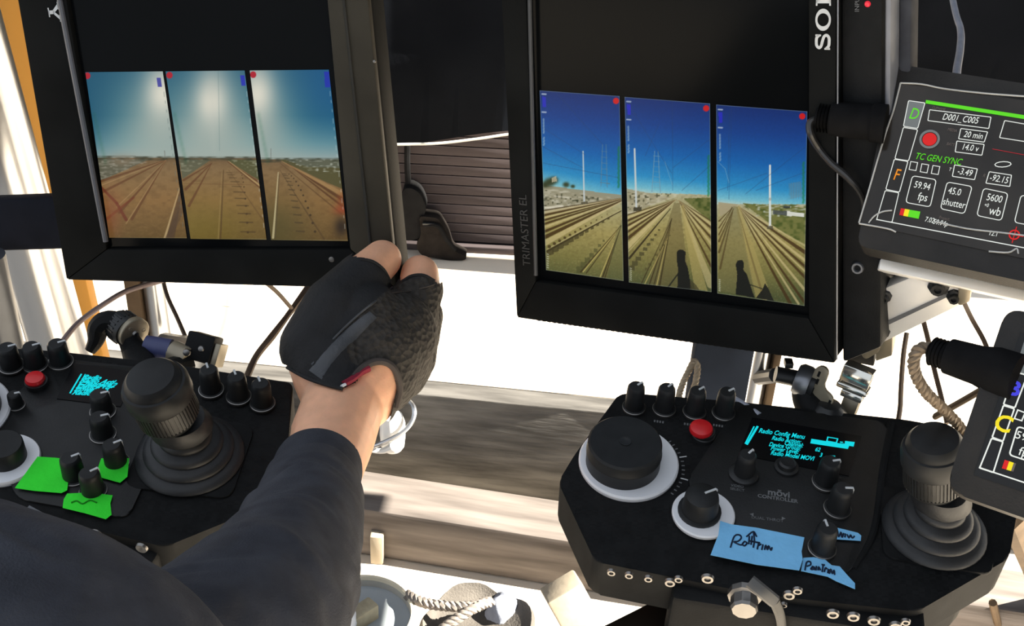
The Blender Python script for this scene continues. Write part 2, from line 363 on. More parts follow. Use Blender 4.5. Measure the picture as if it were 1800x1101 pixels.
def left_strip(k):
    def f(p):
        hz = (274, 275, 277)[k]
        gl = ((286, 165), (372, 178), (452, 165))[k]
        p.grad([(120, (18, 88, 122)), (200, (24, 104, 130)), (250, (110, 160, 165)), (hz, (165, 180, 172))])
        if k == 2: p.glow(600, 140, 90, 90, (10, 90, 150), .8)
        if k == 0: p.glow(150, 190, 60, 80, (14, 84, 120), .7)
        p.glow(gl[0], gl[1] + 55, (78, 90, 62)[k], 100, (168, 182, 172), .92)
        p.glow(gl[0] + (0, 2, -4)[k], gl[1] - 30, 32, 60, (190, 192, 180), .55)
        p.glow(gl[0], gl[1], 26, 36, (235, 230, 210), .95)
        g = p.Y > hz; dep = np.clip((p.Y - hz) / 150, 0, 1)
        base = np.stack([np.interp(dep, [0, .15, .5, 1], c) for c in ([120, 140, 146, 104], [92, 108, 106, 78], [58, 66, 55, 36])], 1)
        p.c = np.where(g[:, None], base, p.c)
        n = p.nz(9, 5, 5 + k); p.region(g, (90, 62, 30), (n - .4) * .45); n = p.nz(3, 2, 9 + k); p.region(g, (175, 135, 80), (n - .5) * .3)
        p.glow(345 if k == 1 else 420, 400, 120, 60, (128, 112, 30), .55 if k else 0) if k < 2 else p.glow(480, 400, 60, 60, (80, 74, 30), .7)
        br = (104, 62, 30); lt = (190, 150, 95)
        band = (p.Y > hz - 3) & (p.Y < hz + 5); p.region(band, (58, 60, 42), p.nz(8, 3, 2) * .9)
        if k == 0:
            vp = (292, 278)
            p.poly([(160, 276), (262, 277), (175, 316)], (88, 92, 74), .85); p.glow(215, 280, 22, 10, (150, 125, 95), .6)
            n = p.nz(5, 2, 4); p.region((p.Y > 277) & (p.Y < 316 - (p.X - 170) * .38), (165, 160, 140), (n - .45) * 1.2)
            for e, w_ in (((170, 318), 5), ((178, 336), 5), ((210, 372), 5), ((232, 384), 5)): p.seg(*vp, *e, 1.2, w_, br, .75)
            for e in ((172, 325), (205, 362), (222, 392)): p.seg(*vp, *e, .7, 2, lt, .5)
            p.line([(176, 325), (205, 355), (222, 385)], 4, 6, (110, 45, 25), .8); p.seg(186, 385, 235, 345, 5, 4, (120, 52, 26), .7)
            p.glow(195, 375, 18, 40, (150, 72, 40), .5); p.seg(318, 318, 290, 419, 1.2, 4, (205, 175, 120), .7); p.seg(321, 318, 300, 419, 3, 14, (78, 55, 38), .6)
            p.seg(296, 419, 330, 340, 10, 10, (84, 62, 44), .5)
            p.seg(289, 262, 290, 276, 1.5, 1.5, (120, 120, 110), .7)
        if k == 1:
            vp = (385, 279)
            p.poly([(315, 277), (372, 277), (320, 312)], (92, 96, 72), .85); p.poly([(398, 277), (458, 278), (462, 318), (440, 305)], (84, 86, 48), .9)
            n = p.nz(5, 2, 4); p.region((p.Y > 277) & (p.Y < 300) & (abs(p.X - 385) > 20 + (p.Y - 277) * 1.5), (160, 160, 130), (n - .45) * 1.2)
            for e, w_ in (((322, 314), 4), ((326, 330), 5), ((332, 360), 5)): p.seg(372, 284, *e, 1, w_, br, .75)
            for e, w_ in (((462, 322), 4), ((464, 333), 3)): p.seg(400, 281, *e, 1, w_, br, .8)
            p.seg(402, 280, 462, 328, .8, 3, (195, 160, 100), .8); p.seg(393, 296, 388, 420, 1.5, 3, (92, 66, 30), .8); p.seg(390, 300, 384, 420, .8, 1.5, (170, 140, 80), .6)
            p.seg(402, 296, 465, 390, 1, 2.5, (100, 70, 34), .5)
            for i in range(11): yy = 300 + i * 3.2 + i * i * .75; p.seg(398 + i * 2.6, yy, 408 + i * 4, yy + .5, 1 + i * .12, 1 + i * .2, (82, 60, 28), .7, 1.2); p.dot(424 + i * 1.2, yy + 1, .8 + i * .12, (78, 56, 26))
            p.seg(322, 320, 440, 322, .8, .8, br, .5); p.seg(372, 150, 376, 262, 18, 4, (190, 196, 186), .25, 14)
            p.seg(384, 120, 386, 262, 1, .8, (100, 130, 130), .5)
        if k == 2:
            vp = (478, 280)
            p.poly([(490, 277), (600, 278), (603, 330), (575, 318)], (86, 82, 44), .95); p.poly([(500, 277), (598, 277), (598, 292), (540, 290)], (96, 100, 80), .9)
            n = p.nz(6, 2, 8); p.region((p.Y > 277) & (p.Y < 302) & (p.X > 500 + (p.Y - 277) * 2.2), (185, 190, 175), (n - .55) * 2)
            for e, w_ in (((604, 350), 6), ((606, 364), 4)): p.seg(505, 284, *e, 1, w_, (92, 55, 25), .85)
            p.seg(495, 280, 605, 340, 1, 8, (178, 135, 78), .7); p.seg(492, 283, 600, 374, 1, 3, (92, 62, 30), .6)
            p.seg(492, 296, 570, 420, 1, 3, (88, 64, 34), .7); p.seg(489, 300, 480, 418, 1.5, 4, (205, 190, 140), .8); p.seg(491, 304, 484, 418, 1, 2, (80, 66, 42), .7)
            for i in range(12): yy = 302 + i * 2.6 + i * i * .62; p.seg(497 + i * 2.2, yy, 503 + i * 2.9, yy + 1, 1.2 + i * .12, 1.2 + i * .16, (72, 56, 30), .7, 1.2); p.dot(508 + i * 4.2, yy + 1, 1 + i * .12, (70, 52, 28))
            p.glow(602, 367, 14, 9, (165, 68, 35), .9); p.glow(600, 398, 12, 18, (48, 36, 26), .95); p.glow(600, 350, 8, 14, (150, 66, 30), .6)
            p.seg(476, 258, 476, 277, 1, 1, (110, 110, 100), .8)
        for i in range(14):
            xx = 140 + i * 37.3; p.glow(xx, hz + 2, 6, 2.2, (50, 54, 36), .6)
        r = ((153.5, 133), (298, 132), (445, 131))[k]; p.dot(*r, 5.6, (196, 22, 42))
        bx = ((279, 144), (426, 141), (574, 139))[k]; bc = ((60, 60, 170), (30, 40, 200), (22, 40, 190))[k]
        hw, hh = ((3.5, 8), (3.5, 9), (4.5, 13))[k]
        p.poly([(bx[0] - hw, bx[1] - hh), (bx[0] + hw, bx[1] - hh), (bx[0] + hw + 2, bx[1] + hh), (bx[0] - hw + 2, bx[1] + hh)], bc, .9)
        ex = ((286, 125, 328, 419), (432, 124, 470, 421), (579, 123, 612, 423))[k]
        for i in range(16):
            t = .12 + i * .052; p.seg(ex[0] + (ex[2] - ex[0]) * t - 3, ex[1] + (ex[3] - ex[1]) * t, ex[0] + (ex[2] - ex[0]) * t - 2.5, ex[1] + (ex[3] - ex[1]) * t + (4 if i % 3 else 8), 1.2, 1.2, (210, 220, 220) if k else (90, 110, 110), .45)
        sx_ = ((151, 180, 194, 418), (292, 190, 336, 420), (441, 180, 477, 421))[k]
        for i in range(9):
            t = i * .055; p.glow(sx_[0] + (sx_[2] - sx_[0]) * (t + .2) + 6, 200 + i * 10, 3.5, 6, (16, 100, 60), .16)
        p.seg(ex[2] - 140, ex[3] - .5, ex[2], ex[3] - .5, 1, 1, (150, 150, 110), .5)
    return f

def right_strip(k):
    def f(p):
        hzf = [lambda x: 324 + (x - 950) * .145, lambda x: 333 + (x - 1100) * .03, lambda x: 354 - (x - 1262) * .0][k]
        hz = hzf(p.X); top = (160, 172, 186)[k]
        t = np.clip((p.Y - top - (p.X - (949, 1098, 1259)[k]) * .08) / (hz - top), 0, 1)
        p.c = np.stack([np.interp(t, [0, .25, .55, .8, .93, 1], c) for c in ([14, 16, 16, 40, 112, 190], [44, 62, 96, 140, 186, 205], [112, 138, 172, 196, 205, 190])], 1)
        p.c *= (.97 + .06 * p.nz(2, 2, 8))[:, None]
        g = p.Y > hz; dep = np.clip((p.Y - hz) / 170, 0, 1)
        base = np.stack([np.interp(dep, [0, .12, .4, .7, 1], c) for c in ([176, 168, 160, 122, 72], [172, 160, 146, 116, 80], [138, 112, 84, 62, 46])], 1)
        p.c = np.where(g[:, None], base, p.c)
        n = p.nz(4, 3, 11 + k); p.region(g, (90, 78, 40), (n - .45) * .5); n = p.nz(2, 1.5, 3 + k); p.region(g, (205, 190, 130), (n - .6) * .5)
        dk = (66, 46, 20); lt = (214, 194, 138)
        wire = (40, 60, 100)
        if k == 0:
            p.poly([(950, 320), (1092, 338), (1092, 348), (956, 372)], (150, 144, 118), .95)
            n = p.nz(7, 3, 6); p.region((p.Y > hz) & (p.Y < 368 - (p.X - 956) * .13), (205, 200, 178), (n - .4) * 1.2); n = p.nz(4, 3, 16); p.region((p.Y > hz + 4) & (p.Y < 358 - (p.X - 956) * .1), (52, 54, 34), (n - .58) * 2.5)
            for x, y, r in ((966, 316, 10), (974, 312, 8), (958, 320, 7), (996, 320, 6), (1008, 323, 4)): p.glow(x, y, r, r * .8, (52, 60, 34), .95, 3)
            p.poly([(970, 308), (978, 305), (980, 314), (970, 316)], (190, 180, 150), .8)
            p.seg(958, 361, 990, 358, 3, 3, (236, 228, 205), .7, 2); p.seg(975, 340, 1000, 343, 2, 2, (235, 228, 210), .6, 2)
            vp = (1108, 341)
            for e, w_ in (((955, 366), 2), ((956, 374), 5), ((957, 383), 4), ((957, 390), 4), ((957, 404), 5), ((958, 414), 7)): p.seg(*vp, *e, .8, w_, dk, .85)
            for e, w_ in (((956, 370), 5), ((957, 379), 3), ((957, 396), 4), ((958, 425), 10)): p.seg(*vp, *e, .6, w_, lt, .55)
            p.seg(1092, 366, 962, 440, 1.5, 3.5, (48, 38, 20), .9); p.seg(1092, 364, 962, 436, .8, 2, (205, 190, 140), .5)
            for i in range(12): x = 1070 - i * 9.3; y = 380 + i * 5.4; s = 1.6 + i * .42; p.poly([(x - s, y), (x + s, y - s), (x + s, y + s), (x - s, y + s * 1.5)], (70, 62, 34), .75); p.dot(x - 2, y - 8, s * .5, (80, 66, 34))
            for i in range(7): x = 1062 - i * 7; y = 420 + i * 9; s = 2 + i * .7; p.poly([(x - s, y - s), (x + s, y - s), (x + s, y + s), (x - s, y + s)], (74, 74, 40), .6)
            for e, w_ in (((1022, 478), 2.5), ((1032, 480), 2), ((1060, 488), 3), ((1064, 489), 2)): p.seg(1092, 392, *e, .8, w_, (60, 48, 24), .85)
            for e in ((1026, 478), (1056, 487)): p.seg(1090, 396, *e, .7, 1.8, (198, 178, 100), .8)
            p.poly([(1082, 410), (1094, 380), (1096, 494), (1068, 490)], (74, 82, 52), .35)
            p.seg(1026, 262, 1028, 349, 2, 2.6, (196, 205, 206), .95); p.poly([(1022, 351), (1034, 349), (1035, 354), (1022, 355)], (90, 84, 64), .9)
            tw = [(1060, 250, 1057, 322), (1066, 250, 1068, 324)]
            for a in tw: p.seg(*a, 1, 1.3, (92, 128, 150), .85)
            for i in range(6): y = 262 + i * 10; p.seg(1058, y, 1068, y + 1, .8, .8, (92, 128, 150), .7); p.seg(1056, 316, 1072, 318, 1, 1, (90, 120, 130), .5)
            for a in ((980, 164, 1060, 250), (955, 222, 1030, 268), (953, 253, 1025, 290), (955, 282, 1090, 308)): p.seg(*a, .8, .8, wire, .55)
        if k == 1:
            p.poly([(1098, 326), (1180, 342), (1102, 375)], (160, 152, 122), .9)
            n = p.nz(6, 3, 16); p.region((p.Y > hz) & (p.Y < 374 - (p.X - 1100) * .36), (212, 206, 180), (n - .4) * 1.1); n = p.nz(4, 3, 26); p.region((p.Y > hz) & (p.Y < 368 - (p.X - 1100) * .36), (60, 60, 38), (n - .6) * 2.5)
            p.poly([(1202, 344), (1250, 342), (1250, 386)], (104, 108, 54), .9)
            n = p.nz(5, 4, 9); p.region((p.X > 1205) & (p.Y > 344) & (p.Y < 344 + (p.X - 1202) * .8), (62, 78, 28), (n - .4) * 1.8)
            vp = (1190, 346)
            for e, w_ in (((1101, 374), 2), ((1102, 384), 4), ((1102, 393), 4), ((1103, 404), 4), ((1103, 416), 6)): p.seg(*vp, *e, .8, w_, dk, .85)
            for e, w_ in (((1101, 379), 4), ((1102, 398), 4), ((1103, 430), 10)): p.seg(*vp, *e, .6, w_, lt, .6)
            for e, w_ in (((1250, 384), 2), ((1250, 396), 4), ((1250, 414), 4), ((1250, 438), 3), ((1250, 466), 4)): p.seg(1194, 347, *e, .8, w_, dk, .8)
            for e, w_ in (((1250, 390), 4), ((1250, 405), 4), ((1250, 425), 4), ((1250, 500), 14)): p.seg(1194, 347, *e, .6, w_, lt, .5)
            p.seg(1180, 362, 1106, 452, 1.2, 4, (46, 38, 20), .9); p.seg(1176, 362, 1104, 440, .6, 2, (200, 185, 130), .6)
            p.poly([(1186, 352), (1196, 352), (1215, 510), (1140, 500)], (104, 92, 56), .5)
            p.poly([(1198, 356), (1203, 356), (1244, 512), (1222, 508)], (176, 158, 92), .55)
            for e, w_ in (((1128, 499), 2), ((1142, 502), 2.5), ((1150, 504), 2), ((1160, 506), 3)): p.seg(1182, 380, *e, .8, w_, (54, 44, 22), .8)
            for e in ((1134, 500), (1155, 505)): p.seg(1174, 416, *e, .7, 1.8, (190, 170, 96), .8)
            for i in range(9): x = 1160 - i * 6.2; y = 400 + i * 8.6; s = 1.8 + i * .5; p.poly([(x - s, y - s * .6), (x + s, y - s * .6), (x + s, y + s), (x - s, y + s)], (68, 64, 36), .75); p.poly([(x + 24, y), (x + 24 + s, y), (x + 24 + s, y + s), (x + 24, y + s)], (70, 64, 34), .5)
            sh = (22, 24, 22); p.poly([(1191, 440), (1194, 436), (1202, 436), (1206, 440), (1206, 458), (1210, 468), (1217, 511), (1192, 507), (1193, 470), (1191, 456)], sh, .95)
            p.seg(1192, 482, 1176, 505, 2.5, 2.5, sh, .8); p.poly([(1214, 490), (1224, 500), (1232, 513), (1214, 510)], (60, 56, 34), .7)
            p.seg(1116, 258, 1119, 362, 3, 3.4, (200, 208, 206), .95); p.poly([(1114, 360), (1128, 359), (1129, 366), (1114, 367)], (60, 56, 40), .9)
            for a in ((1152, 262, 1147, 332), (1158, 262, 1162, 334)): p.seg(*a, 1, 1.4, (110, 150, 170), .9)
            for i in range(7): y = 270 + i * 9; p.seg(1150, y, 1161, y + 1, .8, .8, (110, 150, 170), .7)
            for a in ((1114, 195, 1182, 300), (1183, 178, 1184, 330), (1185, 290, 1250, 240), (1200, 330, 1250, 285), (1160, 215, 1135, 270)): p.seg(*a, .8, .8, wire, .55)
            p.seg(1170, 280, 1183, 320, .9, .9, (130, 170, 190), .6)
        if k == 2:
            p.poly([(1262, 350), (1300, 354), (1266, 376)], (166, 154, 120), .9)
            p.poly([(1306, 352), (1416, 360), (1416, 432)], (112, 114, 58), .95)
            n = p.nz(6, 4, 19); p.region((p.X > 1306) & (p.Y > hz) & (p.Y < 356 + (p.X - 1306) * .66), (70, 84, 32), (n - .4) * 1.7); n = p.nz(5, 2, 29); p.region((p.X > 1330) & (p.Y > hz) & (p.Y < 376), (196, 200, 186), (n - .45) * 1.6)
            p.poly([(1384, 366), (1414, 370), (1414, 376), (1384, 374)], (225, 226, 218), .9); p.poly([(1360, 364), (1384, 366), (1384, 374), (1360, 372)], (70, 76, 80), .8); p.poly([(1378, 357), (1390, 357), (1390, 361), (1378, 361)], (50, 56, 60), .8)
            vp = (1299, 357)
            for e, w_ in (((1416, 440), 7), ((1416, 466), 5), ((1416, 486), 5), ((1416, 534), 5), ((1390, 534), 6)): p.seg(*vp, *e, .8, w_, dk, .85)
            for e, w_ in (((1416, 428), 4), ((1416, 455), 5), ((1416, 475), 3), ((1416, 510), 5), ((1404, 534), 4)): p.seg(*vp, *e, .6, w_, lt, .6)
            p.poly([(1294, 358), (1302, 358), (1360, 530), (1330, 524)], (168, 150, 86), .6); p.seg(1297, 360, 1345, 528, .8, 5, (112, 96, 54), .7)
            p.poly([(1286, 358), (1298, 358), (1330, 520), (1264, 512), (1264, 440)], (110, 104, 66), .45)
            for e in ((1264, 420), (1264, 440), (1266, 470)): p.seg(1290, 362, *e, .8, 4, (78, 62, 32), .7)
            for e in ((1264, 384), (1264, 396), (1264, 408)): p.seg(1288, 360, *e, .8, 2.5, dk, .7)
            sh = (22, 24, 22); p.poly([(1294, 462), (1298, 455), (1306, 454), (1309, 460), (1308, 472), (1314, 480), (1328, 524), (1294, 518), (1297, 480)], sh, .95)
            p.seg(1316, 498, 1344, 508, 2, 2, sh, .7); p.poly([(1342, 508), (1346, 496), (1352, 506), (1362, 530), (1330, 524)], sh, .9)
            p.seg(1355, 287, 1355, 394, 3.4, 3.8, (215, 220, 214), .97); p.seg(1355, 345, 1355, 345.5, 5, 5, (150, 150, 140), .6); p.poly([(1350, 393), (1360, 392), (1361, 398), (1350, 398)], (90, 84, 60), .9)
            for a in ((1287, 190, 1282, 345), (1283, 190, 1280, 330), (1312, 336, 1416, 255), (1330, 330, 1416, 298), (1262, 330, 1350, 300)): p.seg(*a, .8, .8, wire, .55)
            p.line([(1262, 280), (1275, 292), (1282, 316)], .9, .9, (140, 180, 200), .6)
            p.poly([(1388, 318), (1408, 314), (1412, 340), (1390, 345)], (110, 130, 140), .35)
            for i in range(6): p.seg(1388 + i * 4, 316, 1388 + i * 4, 345, .7, .7, (100, 116, 120), .5)
        r = ((1083, 177), (1241.5, 190), (1410.5, 204))[k]; p.dot(*r, 5.2, (206, 24, 28))
        lx = ((953, 165), (1102, 178), (1263, 192))[k]
        p.poly([(lx[0], lx[1] + 4), (lx[0] + 7, lx[1] + 5), (lx[0] + 7, lx[1] + 22), (lx[0] + 1, lx[1] + 22)], (34, 40, 190), .9)
        for yy in (0, 30): p.seg(lx[0], lx[1] + yy, lx[0] + 7, lx[1] + yy + .5, 2.4, 2.4, (190, 200, 215), .8); 
        for i in range(9):
            p.seg(lx[0] + 2.5 + i * .15, lx[1] + 42 + i * 5.2, lx[0] + 2.6, lx[1] + 44.5 + i * 5.2, 3, 3, (170, 190, 205), .55 if i != 5 else 0)
        gx = ((1089, 255), (1247, 270), (1414, 282))[k]
        for i in range(9): p.seg(gx[0] - 1, gx[1] + i * 8, gx[0] - 2, gx[1] + i * 8 + 5, 4, 4, (20, 120, 60), .55)
        bl_ = ((961, 445, 962, 474), (1107, 470, 1107, 495), (1263, 490, 1263, 514))[k]
        for i in range(7):
            t = i / 7; p.seg(bl_[0] + 1, bl_[1] + (bl_[3] - bl_[1]) * t, bl_[0] + 3, bl_[1] + (bl_[3] - bl_[1]) * t + 1, 1.6, 1.6, (210, 215, 190), .7)
        # thin light frame of the picture
        q = RSTRIP[k]
        for i in range(4): p.seg(*q[i], *q[(i + 1) % 4], 1.6, 1.6, (150, 160, 150), .55)
    return f

LSTRIP = [[(150, 127), (286, 125.5), (328.5, 419), (192, 418)], [(291, 125.5), (430, 124), (468.5, 421.5), (335, 420)], [(439, 124), (578, 122.5), (611.5, 424), (476.5, 422)]]
RSTRIP = [[(948.6, 159), (1089, 169), (1096, 494), (960, 475)], [(1098, 170.5), (1248, 182), (1250.6, 513.6), (1105.5, 496.5)], [(1259, 184), (1419, 196), (1414, 538), (1261, 516)]]
M_pic = screen_mat('monitor_picture', 1.0)
def picture(fr, quad, painter, parent, z, nx=150, ny=320):
    q = [V(c) for c in quad]
    s, t = np.meshgrid(np.linspace(0, 1, nx), np.linspace(0, 1, ny)); s = s.ravel(); t = t.ravel()
    L = np.array([fr.px(*c, z) for c in quad])
    B = ((1 - s) * (1 - t))[:, None] * L[0] + (s * (1 - t))[:, None] * L[1] + (s * t)[:, None] * L[2] + ((1 - s) * t)[:, None] * L[3]
    Q = np.array([tuple(c) for c in quad])
    PX = ((1 - s) * (1 - t))[:, None] * Q[0] + (s * (1 - t))[:, None] * Q[1] + (s * t)[:, None] * Q[2] + ((1 - s) * t)[:, None] * Q[3]
    p = Paint(PX[:, 0], PX[:, 1]); painter(p); gy = p.c.mean(1, keepdims=True); p.c = (gy + (p.c - gy) * (.86 if fr is fL else .95)) * (.93 if fr is fL else .96)
    c = np.clip(p.c, 0, 255) / 255; lin = np.where(c <= .04045, c / 12.92, ((c + .055) / 1.055) ** 2.4)
    i = np.arange((nx - 1) * (ny - 1)); r = i // (nx - 1); k = i % (nx - 1); a = r * nx + k
    F = np.stack([a + nx, a + nx + 1, a + 1, a], 1)
    me = bpy.data.meshes.new('camera_view'); me.vertices.add(len(B)); me.vertices.foreach_set('co', B.ravel())
    me.loops.add(F.size); me.loops.foreach_set('vertex_index', F.ravel().astype(np.int32)); me.polygons.add(len(F))
    me.polygons.foreach_set('loop_start', np.arange(0, F.size, 4).astype(np.int32)); me.update(calc_edges=True)
    at_ = me.color_attributes.new('pic', 'FLOAT_COLOR', 'POINT'); at_.data.foreach_set('color', np.c_[lin, np.ones(len(lin))].ravel().astype(np.float32))
    me.materials.append(M_pic); return link('camera_view', me, parent)
def letters(fr, s, size, u, v, z, dirpx, mt, parent, bold=0, name='lettering', shear=0, align='CENTER', sx=1.0, fit=None):
    p = fr.px(u, v, z); q = fr.px(u + dirpx[0], v + dirpx[1], z); a = math.atan2(q.y - p.y, q.x - p.x)
    me = text_mesh(s, size, shear, align, .00005, bold, sx)
    return Mb().mesh(me, T(p.x, p.y, z) @ rz(a)).build(name, mt, parent, 0)

GLY = {'S': (1.10, [('s', [(.98, .76), (.84, .9), (.6, .93), (.32, .9), (.17, .74), (.3, .6), (.6, .52), (.9, .42), (1.0, .25), (.86, .1), (.6, .07), (.3, .1), (.13, .25)], .19), ('b', .93, 1.05, .62, 1.0), ('b', .05, .17, 0, .38)]),
       'O': (1.10, [('r', .55, .5, .56, .52, .33, .38)]),
       'N': (1.20, [('b', .12, .32, 0, 1), ('b', .90, 1.06, 0, 1), ('p', [(.12, 1), (.40, 1), (1.06, 0), (.80, 0)]), ('b', 0, .45, 0, .11), ('b', 0, .30, .89, 1), ('b', .76, 1.2, .89, 1)]),
       'Y': (1.20, [('p', [(.06, 1), (.34, 1), (.70, .45), (.50, .40)]), ('p', [(1.14, 1), (.90, 1), (.52, .45), (.68, .40)]), ('b', .49, .71, 0, .5), ('b', 0, .46, .9, 1), ('b', .78, 1.2, .9, 1), ('b', .32, .88, 0, .1)])}
def slab(fr, s, p0, dpx, H, z, mt, parent, sx=1.28, gap=.2):
    a = fr.px(*p0, z); q = fr.px(p0[0] + dpx[0], p0[1] + dpx[1], z); ex = (q - a).normalized(); ey = V((-ex.y, ex.x, 0)); x = 0
    for ch in s:
        w_, items = GLY[ch]; k = 1.0 if ch == 'S' else sx; b = Mb(); F = lambda gx, gy: a + ex * ((x + gx * k) * H) + ey * (gy * H)
        for it in items:
            if it[0] == 'b': b.poly([F(it[1], it[3]), F(it[2], it[3]), F(it[2], it[4]), F(it[1], it[4])])
            elif it[0] == 'p': b.poly([F(*c) for c in it[1]])
            elif it[0] == 'r':
                _, cx, cy, rx, ry, ix, iy = it
                for i in range(32):
                    A, B = 2 * math.pi * i / 32, 2 * math.pi * (i + 1) / 32
                    b.poly([F(cx + ix * math.cos(A), cy + iy * math.sin(A)), F(cx + rx * math.cos(A), cy + ry * math.sin(A)), F(cx + rx * math.cos(B), cy + ry * math.sin(B)), F(cx + ix * math.cos(B), cy + iy * math.sin(B))])
            else:
                pts = smooth_path([V((c[0], c[1], 0)) for c in it[1]], 4)
                L_, R_s = [], []
                for i, p in enumerate(pts):
                    d = (pts[min(i + 1, len(pts) - 1)] - pts[max(i - 1, 0)]).normalized(); n_ = V((-d.y, d.x, 0)) * it[2] / 2; L_.append(p + n_); R_s.append(p - n_)
                for i in range(len(pts) - 1): b.poly([F(*c.xy) for c in (R_s[i], R_s[i + 1], L_[i + 1], L_[i])])
        b.build('letter', mt, parent, 0); x += w_ * k + gap

# ---------------------------------------------------------------- left monitor
fL = Fr(CAM + V((-.2389, .8533, -.4033)), (.976, -.172, .1337), ey=(-.0923, .2295, .9689))
ml = thing('video_monitor', 'black portrait monitor showing three brown railway views, held by the gloved hand', 'monitor', fL)
HT = .30      # screen continues this far above the picture
def ext_top(fr, a, b, z, ymax):      # line through two pixels continued up to local y = ymax
    p, q = fr.px(*a, z), fr.px(*b, z); t = (ymax - p.y) / (q.y - p.y); return (p.x + (q.x - p.x) * t, ymax)
zf = 0.0
bl, br = fL.px(121, 490), fL.px(700, 507)
tl = ext_top(fL, (121, 490), (36, 0), 0, HT); tr = ext_top(fL, (700, 507), (650, 0), 0, HT)
Mb().prism([bl.xy, br.xy, tr, tl], -.034, -.004, .003).build('housing', M_case, ml)
Mb().prism([(bl.x + .02, bl.y + .03), (br.x - .03, br.y + .03), (tr[0] - .03, tr[1] - .02), (tl[0] + .02, tl[1] - .02)], -.075, -.033, .006).build('rear_housing', M_case, ml)
# bezel frame: four bars around the glass
gl_ = [fL.px(192, 436), fL.px(618, 436)]
gtl = ext_top(fL, (192, 436), (122, 0), 0, HT - .03); gtr = ext_top(fL, (618, 436), (578, 0), 0, HT - .03)
def frame(fr, outer, inner, z0, z1, mt, parent, name='bezel', bev=.0015, mats=None):
    for i in range(4):
        j = (i + 1) % 4
        Mb().prism([outer[i], outer[j], inner[j], inner[i]], z0, z1, bev).build(name, (mats[i] if mats else mt), parent)
frame(fL, [tuple(bl.xy), tuple(br.xy), tr, tl], [tuple(gl_[0].xy), tuple(gl_[1].xy), gtr, gtl], -.004, .004, M_case, ml, mats=[M_case, M_casewarm, M_case, M_case])
gp = Mb().prism([gl_[0].xy, gl_[1].xy, gtr, gtl], -.0039, -.0012).build('screen', M_glass, ml)
for k in range(3): picture(fL, LSTRIP[k], left_strip(k), gp, -.0006)
e0, e1 = fL.px(186, 425, .0045), V((*ext_top(fL, (186, 425), (105, 0), .0045, HT - .03), .0045))
Mb().tube([e0, e1], .0022, 8).build('bezel_edge', mat('bezel_edge', (.09, .095, .11), .4, 0, .4), ml)
e0, e1 = fL.px(628, 430, .0045), V((*ext_top(fL, (650, 430), (604, 0), .0045, HT - .03), .0045))
Mb().tube([fL.px(652, 440, .0045), e1], .0012, 6).build('bezel_edge', mat('edge_dark', (.03, .03, .028), .6, 0, .1), ml)
slab(fL, 'SONY', (61, -104), (19, 100), .0098, .0046, M_print, ml)
sc_ = Mb(); p = fL.px(583, 456, .004); sc_.lathe([(0, .0015), (.0022, .0012), (.0026, 0)], 12, T(p.x, p.y, .0035)); sc_.build('screw', M_screw, ml)
p = fL.px(658, 108, .004); Mb().lathe([(0, .0008), (.001, .0006), (.0012, 0)], 10, T(p.x, p.y, .0038)).build('screw', M_screw, ml)

# ---------------------------------------------------------------- right monitor
fR = Fr(CAM + V((.107, .7778, -.3804)), (.8644, -.4715, .1747), ey=(-.1107, .1604, .9808))
mr = thing('video_monitor', 'black portrait monitor showing three blue sky railway views, beside the touch panels', 'monitor', fR)
bl, br = fR.px(912, 556), fR.px(1470, 636)
tl = ext_top(fR, (912, 556), (886, 0), 0, HT); tr = ext_top(fR, (1470, 636), (1473, 0), 0, HT)
Mb().prism([bl.xy, br.xy, tr, tl], -.07, -.004, .004).build('housing', M_case, mr)
gi = [fR.px(946, 492), fR.px(1424, 556)]
gtl = ext_top(fR, (946, 492), (930, 0), 0, HT - .03); gtr = ext_top(fR, (1424, 556), (1424, 0), 0, HT - .03)
frame(fR, [tuple(bl.xy), tuple(br.xy), tr, tl], [tuple(gi[0].xy), tuple(gi[1].xy), gtr, gtl], -.004, .004, M_case, mr)
gp = Mb().prism([gi[0].xy, gi[1].xy, gtr, gtl], -.0039, -.0012).build('screen', M_glass, mr)
for k in range(3): picture(fR, RSTRIP[k], right_strip(k), gp, -.0006)
Mb().tube([fR.px(942, 484, .0045), V((*ext_top(fR, (942, 484), (931, 0), .0045, HT - .03), .0045))], .0016, 8).build('bezel_edge', mat('bezel_edge2', (.05, .053, .058), .4, 0, .4), mr)
Mb().tube([fR.px(1471, 632, .0045), V((*ext_top(fR, (1471, 632), (1473, 0), .0045, HT - .002), .0045))], .0006, 6).build('bezel_edge', M_grey, mr)
slab(fR, 'SONY', (1459, 89), (2, -100), .0096, .0045, M_print, mr)
letters(fR, 'TRIMASTER EL', .0098, 923, 406, .0044, (-6, -100), mat('faint_print', (.05, .05, .05), .6, 0, .2), mr, 0, sx=.95)
# vent teeth along the bottom and the left side
a, b_ = fR.px(940, 562), fR.px(1395, 627)
for i in range(46):
    p = a.lerp(b_, i / 45); Mb().box(p.x - .0014, p.x + .0014, p.y - .0035, p.y + .002, -.05, -.006, 0).build('vent_tooth', M_case, mr)
a, b_ = fR.px(907, 500), V((*ext_top(fR, (907, 500), (886, 0), 0, .24), 0))
for i in range(40):
    p = a.lerp(b_, i / 39); Mb().box(p.x - .0022, p.x + .001, p.y - .0016, p.y + .0016, -.03, -.006, 0).build('vent_tooth', M_case, mr)
